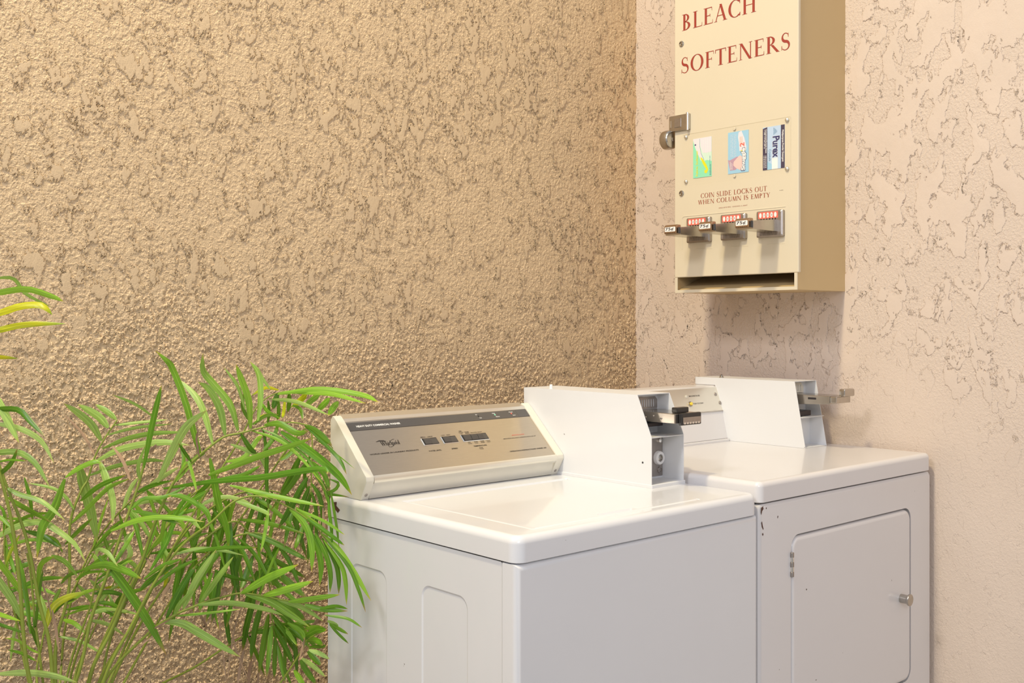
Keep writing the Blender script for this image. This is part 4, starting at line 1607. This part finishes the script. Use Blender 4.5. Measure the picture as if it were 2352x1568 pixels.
# upright frond in the middle left
frond([(128, 1488), (149, 1398), (160, 1330), (161, 1204), (185, 1130), (202, 1100), (217, 1051), (240, 1007), (270, 963)], (.0050, .0018), [
    ([(232, 1012), (211, 977), (182, 951), (146, 926)], 22, 'p'),
    ([(249, 982), (223, 954), (178, 928)], 20, 'p'),
    ([(267, 963), (246, 945), (219, 928)], 15, 'p'),
    ([(217, 1045), (191, 998), (146, 950)], 7, 's'),
    ([(261, 976), (323, 969), (386, 963)], 9, 'p'),
    ([(246, 999), (308, 983), (397, 973)], 8, 'p'),
    ([(235, 1030), (293, 1007), (352, 995), (427, 992)], 13, 'p'),
    ([(220, 1059), (279, 1030), (367, 1015), (436, 1022)], 18, 'p'),
    ([(205, 1092), (264, 1071), (337, 1057), (382, 1059)], 12, 'p'),
    ([(150, 1096), (180, 1075), (215, 1060), (233, 1063)], 14, 'g'),
    ([(181, 1068), (192, 1110), (208, 1170), (224, 1248)], 27, 'p'),
    ([(229, 1060), (243, 1100), (258, 1150), (258, 1205)], 22, 'p'),
    ([(185, 1150), (230, 1115), (290, 1090)], 13, 'g'),
    ([(161, 1204), (200, 1168), (250, 1120), (300, 1098)], 12, 'g'),
    ([(150, 1250), (185, 1215), (212, 1190)], 12, 'd'),
    ([(170, 1170), (150, 1140), (120, 1120), (60, 1108)], 9, 'p'),
    ([(143, 1267), (128, 1240), (95, 1225)], 8, 'g'),
    ([(140, 1340), (160, 1320), (203, 1305)], 9, 'd'),
], 1.96, 2.05)
# spear leaf and its stem
frond([(182, 1542), (209, 1422), (248, 1315), (283, 1213), (322, 1100), (346, 992), (352, 960)], (.0050, .0024), [
    ([(330, 1075), (346, 992), (360, 930), (371, 884)], 15, 'g'),
    ([(352, 957), (310, 928), (257, 906)], 8, 'p'),
    ([(299, 1102), (282, 1057), (257, 1022)], 9, 's'),
    ([(362, 1108), (400, 1030), (430, 978), (475, 942)], 24, 'p'),
    ([(316, 1130), (352, 1115), (398, 1103)], 15, 'g'),
    ([(304, 1172), (358, 1184), (416, 1204)], 13, 'd'),
    ([(254, 1219), (313, 1195), (382, 1187), (470, 1198)], 15, 'g'),
    ([(300, 1170), (330, 1145), (380, 1140), (440, 1110)], 11, 'g'),
    ([(227, 1276), (269, 1321), (313, 1383), (349, 1440), (383, 1505)], 25, 'd'),
    ([(191, 1308), (239, 1297), (283, 1309), (325, 1329)], 21, 'g'),
    ([(173, 1332), (203, 1315), (250, 1312)], 11, 'g'),
    ([(322, 1104), (318, 1070), (335, 1020)], 10, 'p'),
    ([(248, 1315), (290, 1250), (310, 1215)], 11, 'g'),
    ([(344, 1040), (352, 1030), (360, 1020)], 9, 's'),
    ([(222, 1275), (226, 1262), (248, 1270), (270, 1300)], 12, 'p'),
], 1.90, 1.94)
# broad arching frond whose tip hangs by the console
frond([(206, 1554), (254, 1452), (286, 1378), (322, 1300), (358, 1195), (400, 1106), (440, 1062), (477, 1030), (515, 1003), (553, 994), (604, 981), (650, 970), (700, 975), (740, 1000), (765, 1030)], (.0055, .0012), [
    ([(461, 1047), (450, 1010), (425, 919), (396, 845), (383, 828), (357, 805)], 17, 'g'),
    ([(489, 1019), (470, 950), (450, 910), (409, 869)], 18, 'p'),
    ([(517, 999), (505, 940), (480, 895), (455, 877)], 20, 'p'),
    ([(547, 989), (530, 930), (490, 880), (467, 850), (466, 811)], 21, 'p'),
    ([(563, 940), (545, 885), (514, 843)], 9, 'p'),
    ([(576, 984), (572, 920), (555, 870), (542, 836)], 20, 'g'),
    ([(592, 966), (598, 910), (594, 860), (574, 830)], 17, 'p'),
    ([(620, 893), (605, 870), (592, 842)], 9, 'p'),
    ([(607, 976), (642, 973), (681, 994), (710, 989)], 17, 'd'),
    ([(700, 976), (732, 996), (763, 1023)], 19, 'd'),
    ([(709, 985), (762, 1035), (783, 1060), (796, 1089)], 10, 'd'),
    ([(719, 1004), (770, 1040), (817, 1078)], 4, 'g'),
    ([(645, 991), (693, 1022), (744, 1060), (783, 1096), (808, 1136)], 24, 'g'),
    ([(579, 989), (640, 1010), (690, 1050), (742, 1112)], 9, 'g'),
    ([(600, 985), (640, 1002), (700, 1046), (730, 1090), (752, 1130)], 8, 'd'),
    ([(479, 1091), (540, 1068), (604, 1045), (668, 1024), (717, 1006)], 18, 'g'),
    ([(375, 1122), (502, 1104), (604, 1096), (681, 1083), (744, 1076), (753, 1088)], 17, 'g'),
    ([(505, 1100), (560, 1090), (600, 1068)], 12, 'g'),
    ([(528, 1114), (630, 1139), (744, 1162)], 13, 'g'),
    ([(482, 1052), (492, 1106), (502, 1160), (520, 1214), (525, 1264)], 20, 'g'),
    ([(553, 996), (575, 1030), (590, 1042)], 13, 'd'),
    ([(530, 1020), (570, 1035), (600, 1052), (612, 1085)], 12, 'p'),
    ([(440, 1062), (425, 1040), (410, 1018)], 9, 'd'),
    ([(418, 1082), (422, 1050), (412, 1010)], 10, 'd'),
    ([(458, 1050), (452, 1010), (456, 985)], 7, 's'),
    ([(604, 985), (612, 1040), (612, 1106), (618, 1185)], 11, 'd'),
    ([(640, 972), (625, 1010), (600, 1040)], 12, 'd'),
    ([(470, 1040), (450, 1050), (420, 1085), (400, 1110)], 15, 'p'),
    ([(580, 975), (610, 955), (640, 952)], 10, 'g'),
    ([(757, 1100), (777, 1109), (770, 1124), (752, 1133), (775, 1137), (802, 1141)], 9, 'd'),
    ([(400, 1110), (430, 1060), (445, 1100), (452, 1130)], 9, 'g'),
], 1.92, 1.99)
# frond with the long flat tip leaves behind it
frond([(230, 1560), (300, 1440), (380, 1290), (450, 1170), (500, 1090), (550, 1010), (590, 935), (635, 903), (700, 895)], (.0050, .0012), [
    ([(635, 905), (732, 893), (831, 906), (869, 923)], 15, 'g'),
    ([(655, 900), (757, 904), (841, 926)], 12, 'g'),
    ([(622, 917), (681, 923), (758, 954)], 11, 'p'),
    ([(704, 905), (690, 918), (668, 935)], 16, 'y'),
    ([(734, 905), (718, 918), (696, 936)], 16, 'g'),
    ([(757, 914), (743, 928), (726, 945)], 17, 'g'),
    ([(777, 922), (766, 935), (754, 954)], 17, 'g'),
    ([(640, 895), (610, 890), (578, 908)], 9, 'y'),
    ([(638, 902), (632, 922), (626, 940)], 15, 'd'),
    ([(664, 900), (664, 925), (660, 948)], 12, 'd'),
    ([(616, 920), (618, 950), (614, 976)], 9, 'd'),
    ([(640, 920), (640, 950), (636, 965)], 10, 'd'),
    ([(655, 915), (652, 945), (648, 960)], 9, 'y'),
    ([(672, 930), (690, 940), (696, 966)], 9, 'd'),
    ([(600, 925), (615, 945), (645, 962)], 10, 'g'),
    ([(590, 960), (616, 952), (643, 953)], 8, 'y'),
    ([(575, 970), (558, 935), (560, 900)], 10, 'd'),
    ([(500, 1090), (470, 1120), (430, 1160)], 12, 'g'),
    ([(520, 1060), (560, 1050), (590, 1010), (604, 1000)], 14, 'g'),
    ([(480, 1125), (440, 1150), (405, 1190)], 16, 'g'),
    ([(455, 1165), (480, 1150), (520, 1140), (560, 1150), (580, 1160)], 11, 'p'),
    ([(450, 1170), (410, 1180), (385, 1210)], 14, 'g'),
], 2.02, 2.10)
# shaded frond hanging beside the washer
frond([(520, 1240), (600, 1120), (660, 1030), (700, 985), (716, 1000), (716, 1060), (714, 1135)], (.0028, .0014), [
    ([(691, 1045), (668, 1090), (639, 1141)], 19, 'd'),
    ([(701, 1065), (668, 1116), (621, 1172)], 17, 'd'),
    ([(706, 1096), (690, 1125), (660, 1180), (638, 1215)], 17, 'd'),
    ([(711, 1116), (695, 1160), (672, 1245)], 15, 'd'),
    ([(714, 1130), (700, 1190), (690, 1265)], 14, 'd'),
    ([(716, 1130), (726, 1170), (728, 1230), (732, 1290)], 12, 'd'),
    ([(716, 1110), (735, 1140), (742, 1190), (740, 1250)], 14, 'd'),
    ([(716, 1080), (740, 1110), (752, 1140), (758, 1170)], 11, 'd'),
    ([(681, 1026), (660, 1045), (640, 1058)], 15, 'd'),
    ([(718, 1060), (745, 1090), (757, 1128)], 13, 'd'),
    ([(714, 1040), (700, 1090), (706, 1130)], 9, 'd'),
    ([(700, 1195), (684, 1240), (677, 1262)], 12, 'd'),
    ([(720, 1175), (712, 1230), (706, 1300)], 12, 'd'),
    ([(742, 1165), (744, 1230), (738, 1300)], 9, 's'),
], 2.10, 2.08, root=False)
# frond fanning out over the washer's side
frond([(239, 1562), (300, 1440), (360, 1330), (420, 1250), (484, 1200), (540, 1150), (600, 1140), (670, 1168), (720, 1205), (750, 1238)], (.0050, .0012), [
    ([(665, 1168), (701, 1206), (716, 1257), (716, 1313)], 17, 'g'),
    ([(701, 1204), (727, 1252), (737, 1296), (734, 1346)], 16, 'g'),
    ([(724, 1224), (750, 1275), (760, 1321), (758, 1361)], 15, 'g'),
    ([(740, 1235), (770, 1290), (778, 1326), (778, 1364)], 13, 'd', 1.98, 1.98),
    ([(744, 1240), (783, 1296), (794, 1336), (796, 1389)], 13, 'g', 1.97, 1.97),
    ([(738, 1225), (778, 1262), (818, 1321), (852, 1379)], 15, 'g', 1.97, 1.97),
    ([(744, 1232), (798, 1296), (823, 1352), (840, 1406)], 10, 'd', 1.97, 1.96),
    ([(681, 1168), (744, 1196), (792, 1228)], 9, 'g', 1.95, 1.95),
    ([(706, 1191), (757, 1227), (791, 1252)], 11, 'g', 1.94, 1.95),
    ([(754, 1140), (757, 1180), (762, 1219), (763, 1264)], 9, 'g', 1.97, 1.97),
    ([(760, 1130), (768, 1175), (775, 1219), (779, 1257)], 8, 'd', 1.97, 1.97),
    ([(680, 1165), (700, 1185), (760, 1225)], 14, 'g', 1.95, 1.97),
    ([(540, 1150), (570, 1160), (608, 1175), (617, 1183)], 11, 'p'),
    ([(617, 1168), (609, 1219), (599, 1267)], 10, 'g'),
    ([(484, 1200), (470, 1170), (420, 1140), (385, 1138)], 14, 'g'),
    ([(446, 1267), (515, 1258), (591, 1257)], 11, 'g'),
    ([(395, 1275), (450, 1260), (500, 1262), (560, 1275)], 10, 'p'),
    ([(400, 1260), (440, 1235), (486, 1222)], 9, 'd'),
    ([(380, 1195), (430, 1190), (462, 1215)], 14, 'p'),
    ([(350, 1350), (400, 1310), (460, 1280)], 11, 'g'),
    ([(322, 1354), (358, 1324), (413, 1290)], 18, 'd'),
    ([(330, 1330), (372, 1300), (420, 1282)], 11, 'g'),
    ([(470, 1190), (456, 1219), (437, 1267)], 17, 'd'),
    ([(345, 1310), (380, 1250), (400, 1200), (430, 1165)], 13, 'g'),
], 1.90, 1.95)
# low frond reaching right across the stucco
frond([(239, 1566), (340, 1455), (400, 1413), (440, 1395), (477, 1380), (515, 1370), (553, 1362), (604, 1368), (640, 1376), (700, 1386), (735, 1396)], (.0045, .0012), [
    ([(553, 1363), (617, 1326), (685, 1296)], 21, 'g'),
    ([(604, 1368), (655, 1354), (720, 1334)], 19, 'g'),
    ([(663, 1382), (719, 1375), (781, 1365)], 15, 'g', 1.97, 1.97),
    ([(563, 1364), (617, 1380), (663, 1408), (711, 1439)], 18, 'p'),
    ([(637, 1376), (693, 1395), (743, 1427)], 16, 'p'),
    ([(454, 1389), (528, 1385), (604, 1398), (651, 1413)], 17, 'p'),
    ([(405, 1414), (477, 1407), (554, 1398)], 8, 'g'),
    ([(461, 1382), (500, 1326), (536, 1278)], 17, 'p'),
    ([(420, 1398), (451, 1331), (497, 1261)], 19, 'p'),
    ([(382, 1420), (406, 1369), (432, 1322), (448, 1300)], 17, 'd'),
    ([(400, 1412), (415, 1385), (450, 1350)], 13, 'p'),
    ([(373, 1428), (418, 1431), (451, 1449), (502, 1479), (551, 1508)], 21, 'p'),
    ([(505, 1372), (515, 1355), (522, 1350)], 8, 's'),
    ([(700, 1388), (737, 1398), (799, 1403)], 14, 'd', 1.97, 1.98),
    ([(735, 1398), (770, 1392), (799, 1398)], 10, 'g', 1.97, 1.98),
    ([(745, 1412), (798, 1420), (832, 1441)], 8, 'd', 1.97, 1.96),
    ([(752, 1425), (770, 1435), (774, 1440)], 12, 'p', 1.97, 1.98),
    ([(757, 1432), (775, 1442), (800, 1456)], 10, 'd', 1.97, 1.98),
    ([(757, 1434), (780, 1458), (801, 1478)], 7, 'd', 1.97, 1.98),
    ([(340, 1455), (360, 1440), (395, 1420)], 5, 's'),
    ([(300, 1500), (345, 1465), (385, 1440)], 5, 's'),
], 1.94, 1.99)
# dark frond hanging low behind
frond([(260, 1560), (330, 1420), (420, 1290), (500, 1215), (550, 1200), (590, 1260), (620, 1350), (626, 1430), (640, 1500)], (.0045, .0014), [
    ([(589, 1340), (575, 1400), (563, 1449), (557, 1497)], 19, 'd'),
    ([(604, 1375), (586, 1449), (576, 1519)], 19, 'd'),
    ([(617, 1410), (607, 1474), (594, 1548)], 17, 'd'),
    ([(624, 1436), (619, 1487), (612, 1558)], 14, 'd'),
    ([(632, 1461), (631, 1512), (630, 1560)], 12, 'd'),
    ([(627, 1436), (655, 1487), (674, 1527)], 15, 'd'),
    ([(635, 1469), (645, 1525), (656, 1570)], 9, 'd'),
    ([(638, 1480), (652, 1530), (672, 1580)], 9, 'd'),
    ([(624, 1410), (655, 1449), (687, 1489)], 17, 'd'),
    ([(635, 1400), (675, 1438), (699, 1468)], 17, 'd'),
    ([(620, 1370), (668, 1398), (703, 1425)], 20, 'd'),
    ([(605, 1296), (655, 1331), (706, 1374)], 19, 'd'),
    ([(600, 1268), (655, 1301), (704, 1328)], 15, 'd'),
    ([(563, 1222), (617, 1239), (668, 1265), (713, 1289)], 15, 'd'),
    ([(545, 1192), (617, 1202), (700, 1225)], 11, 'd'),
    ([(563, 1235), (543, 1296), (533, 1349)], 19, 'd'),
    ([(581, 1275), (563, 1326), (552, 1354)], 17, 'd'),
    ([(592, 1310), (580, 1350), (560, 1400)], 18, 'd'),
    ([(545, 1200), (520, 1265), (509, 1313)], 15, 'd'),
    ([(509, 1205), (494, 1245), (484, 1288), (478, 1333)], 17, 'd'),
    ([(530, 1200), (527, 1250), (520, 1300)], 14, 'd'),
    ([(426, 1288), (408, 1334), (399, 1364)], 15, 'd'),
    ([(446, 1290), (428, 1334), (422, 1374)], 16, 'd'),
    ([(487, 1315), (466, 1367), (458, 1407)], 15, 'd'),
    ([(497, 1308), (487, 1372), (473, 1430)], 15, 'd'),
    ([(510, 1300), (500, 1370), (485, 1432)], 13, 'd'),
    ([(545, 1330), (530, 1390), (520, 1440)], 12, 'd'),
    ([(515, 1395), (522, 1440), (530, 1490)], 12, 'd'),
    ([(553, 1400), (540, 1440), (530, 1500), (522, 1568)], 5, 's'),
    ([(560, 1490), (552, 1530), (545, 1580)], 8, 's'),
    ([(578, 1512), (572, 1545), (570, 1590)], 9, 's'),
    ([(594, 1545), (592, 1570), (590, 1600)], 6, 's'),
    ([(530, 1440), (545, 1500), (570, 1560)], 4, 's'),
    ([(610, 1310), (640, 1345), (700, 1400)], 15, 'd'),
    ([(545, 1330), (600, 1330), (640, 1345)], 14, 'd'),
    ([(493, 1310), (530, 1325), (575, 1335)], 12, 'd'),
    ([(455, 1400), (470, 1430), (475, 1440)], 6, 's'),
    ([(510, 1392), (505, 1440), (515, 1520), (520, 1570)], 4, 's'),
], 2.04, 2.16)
# last low frond at the washer's rear corner
frond([(620, 1600), (660, 1545), (695, 1490), (705, 1470), (740, 1450)], (.0030, .0014), [
    ([(701, 1461), (727, 1446), (750, 1447)], 17, 'g'),
    ([(705, 1472), (725, 1470), (742, 1482)], 15, 'd'),
    ([(709, 1492), (735, 1500), (757, 1513)], 13, 'p', 2.02, 2.02),
    ([(693, 1512), (719, 1530), (748, 1554)], 15, 'p'),
    ([(712, 1485), (735, 1484), (750, 1482)], 10, 'd'),
    ([(706, 1496), (722, 1512), (738, 1528)], 15, 'd'),
    ([(690, 1515), (705, 1540), (728, 1572)], 17, 'd'),
    ([(676, 1538), (690, 1560), (705, 1590)], 16, 'd'),
    ([(660, 1430), (690, 1450), (700, 1468)], 14, 'd'),
    ([(700, 1466), (694, 1490), (688, 1512)], 6, 's'),
    ([(720, 1435), (728, 1425), (732, 1418)], 8, 's'),
], 2.08, 2.05, root=False)
# pale young leaves close to the wall, and bare stalks
frond([(170, 1560), (200, 1480), (240, 1390), (265, 1330), (285, 1290)], (.0038, .0015), [
    ([(285, 1300), (300, 1270), (290, 1240), (305, 1220)], 14, 'p'),
    ([(290, 1285), (310, 1300), (322, 1330)], 13, 'p'),
    ([(240, 1385), (225, 1350), (205, 1330)], 12, 'p'),
    ([(250, 1365), (262, 1400), (250, 1420)], 10, 'p'),
    ([(262, 1400), (275, 1375), (300, 1360), (340, 1350)], 13, 'd'),
    ([(215, 1445), (260, 1395), (320, 1375)], 3, 's'),
    ([(180, 1390), (220, 1380), (260, 1365)], 4, 's'),
    ([(210, 1402), (250, 1395), (280, 1400), (290, 1420)], 5, 's'),
    ([(240, 1350), (258, 1348), (290, 1350)], 7, 'y'),
], 2.08, 2.12)
frond([(206, 1560), (270, 1400), (300, 1330), (345, 1260), (390, 1200)], (.0050, .0030), [
    ([(300, 1330), (330, 1280), (350, 1230), (362, 1190)], 10, 'g'),
    ([(345, 1262), (370, 1235), (380, 1190), (410, 1165)], 11, 'g'),
    ([(335, 1280), (350, 1310), (346, 1340)], 9, 's'),
    ([(390, 1200), (415, 1160), (440, 1130)], 12, 'g'),
    ([(382, 1210), (376, 1245), (370, 1290)], 12, 'g'),
    ([(400, 1290), (395, 1330), (378, 1360), (372, 1380)], 8, 's'),
    ([(384, 1298), (382, 1330), (376, 1352)], 9, 'y'),
    ([(415, 1285), (408, 1320), (402, 1350), (396, 1375)], 14, 'g'),
], 2.00, 2.04)
for k_, (st_, fl_) in enumerate((
        ([(150, 1568), (175, 1480), (205, 1400), (222, 1330), (240, 1290)], (5, .3, 1, (-70, 20), (60, 130), 'gdp')),
        ([(160, 1568), (200, 1440), (230, 1370), (255, 1300)], (5, .3, 1, (-60, 60), (60, 120), 'gp')),
        ([(85, 1568), (96, 1480), (104, 1440), (118, 1400)], (6, .2, 1, (-170, -20), (50, 120), 'gdp')),
        ([(120, 1568), (125, 1500), (140, 1430), (158, 1375), (215, 1270)], (6, .3, 1, (-80, 30), (60, 140), 'gp')),
        ([(300, 1540), (380, 1400), (440, 1310), (520, 1240), (600, 1225), (650, 1260)], (22, .35, 1, (50, 128), (90, 170), 'ddg')),
        ([(280, 1500), (360, 1330), (420, 1230), (480, 1170), (560, 1130), (640, 1130), (690, 1160)], (15, .35, 1, (35, 125), (80, 160), 'dgg')),
        ([(250, 1480), (310, 1340), (350, 1260), (400, 1180), (450, 1130), (500, 1100)], (8, .3, 1, (-60, 110), (70, 140), 'gpg')),
        ([(60, 1540), (40, 1440), (20, 1340), (10, 1260), (15, 1180)], (14, .2, 1, (-30, 100), (60, 140), 'gpd')),
        ([(140, 1540), (150, 1440), (180, 1330), (230, 1230), (290, 1160), (340, 1120)], (16, .35, 1, (-80, 80), (60, 140), 'gpg')),
        ([(330, 1600), (450, 1530), (560, 1460), (640, 1430), (690, 1450)], (16, .4, 1, (-20, 110), (60, 130), 'dgd')))):
    frond(st_, (.0042, .0018), fill_leaves(st_, *fl_), 2.02 + .014 * k_, 2.06 + .012 * k_)

# tub below the frame that the stems rise from
pt = MB()
pt.lathe(PALM_BASE, (0, 0, 1), [(.135, 0.0), (.150, .02), (.178, .27), (.192, .275), (.192, .315), (.176, .315), (.170, .26)], 32)
pt.build('pot', mat('terracotta', (.42, .17, .085), .75, 0, 0, .15, 12), palm)
so = MB()
so.lathe(PALM_BASE, (0, 0, 1), [(.171, .250), (.171, .268), (.08, .280), (.001, .284)], 24)
so.build('soil', SOIL, palm)


# ------------------------------------------------------------------ light
w = bpy.data.worlds.new('World')
scene.world = w
w.use_nodes = True
bg = w.node_tree.nodes['Background']
bg.inputs['Color'].default_value = (0.90, 0.93, 1.0, 1)
bg.inputs['Strength'].default_value = 0.45


def area(name, loc, target, size, power, col, size_y=None):
    li = bpy.data.lights.new(name, 'AREA')
    li.energy = power
    li.color = col
    li.size = size
    if size_y:
        li.shape = 'RECTANGLE'
        li.size_y = size_y
    o = link(bpy.data.objects.new(name, li))
    o.location = loc
    o.rotation_euler = (Vector(target) - Vector(loc)).to_track_quat('-Z', 'Y').to_euler()
    return o


area('ceiling_lamp', (-3.9, -1.15, 3.5), (-0.5, -0.6, 1.1), 0.55, 32, (1.0, 0.98, 1.0))
area('wall_lamp', (-2.6, -1.02, 4.9), (-1.7, -0.1, 0.8), 0.32, 98, (1.0, 0.84, 0.52))
wl_ = area('fill_light', (-2.9, -3.5, 2.3), (-0.25, -1.1, 0.55), 0.9, 5.5, (0.97, 0.95, 1.0))  # added fill light behind the camera, aimed low at the right wall
wl_.data.spread = R(95)

# ------------------------------------------------------------------ camera
cam = bpy.data.cameras.new('camera')
cam.sensor_width = 36
cam.lens = FPX / 2352 * 36
cam.shift_y = -39 / 2352
cam.clip_start = 0.05
co = link(bpy.data.objects.new('camera', cam))
co.location = CAM
co.rotation_euler = (R(90), 0, YAW - R(90))
scene.camera = co

vs = scene.view_settings
vs.view_transform = 'Standard'
vs.look = 'None'
vs.gamma = 1.0
vs.exposure = 0.42
vs.use_curve_mapping = False
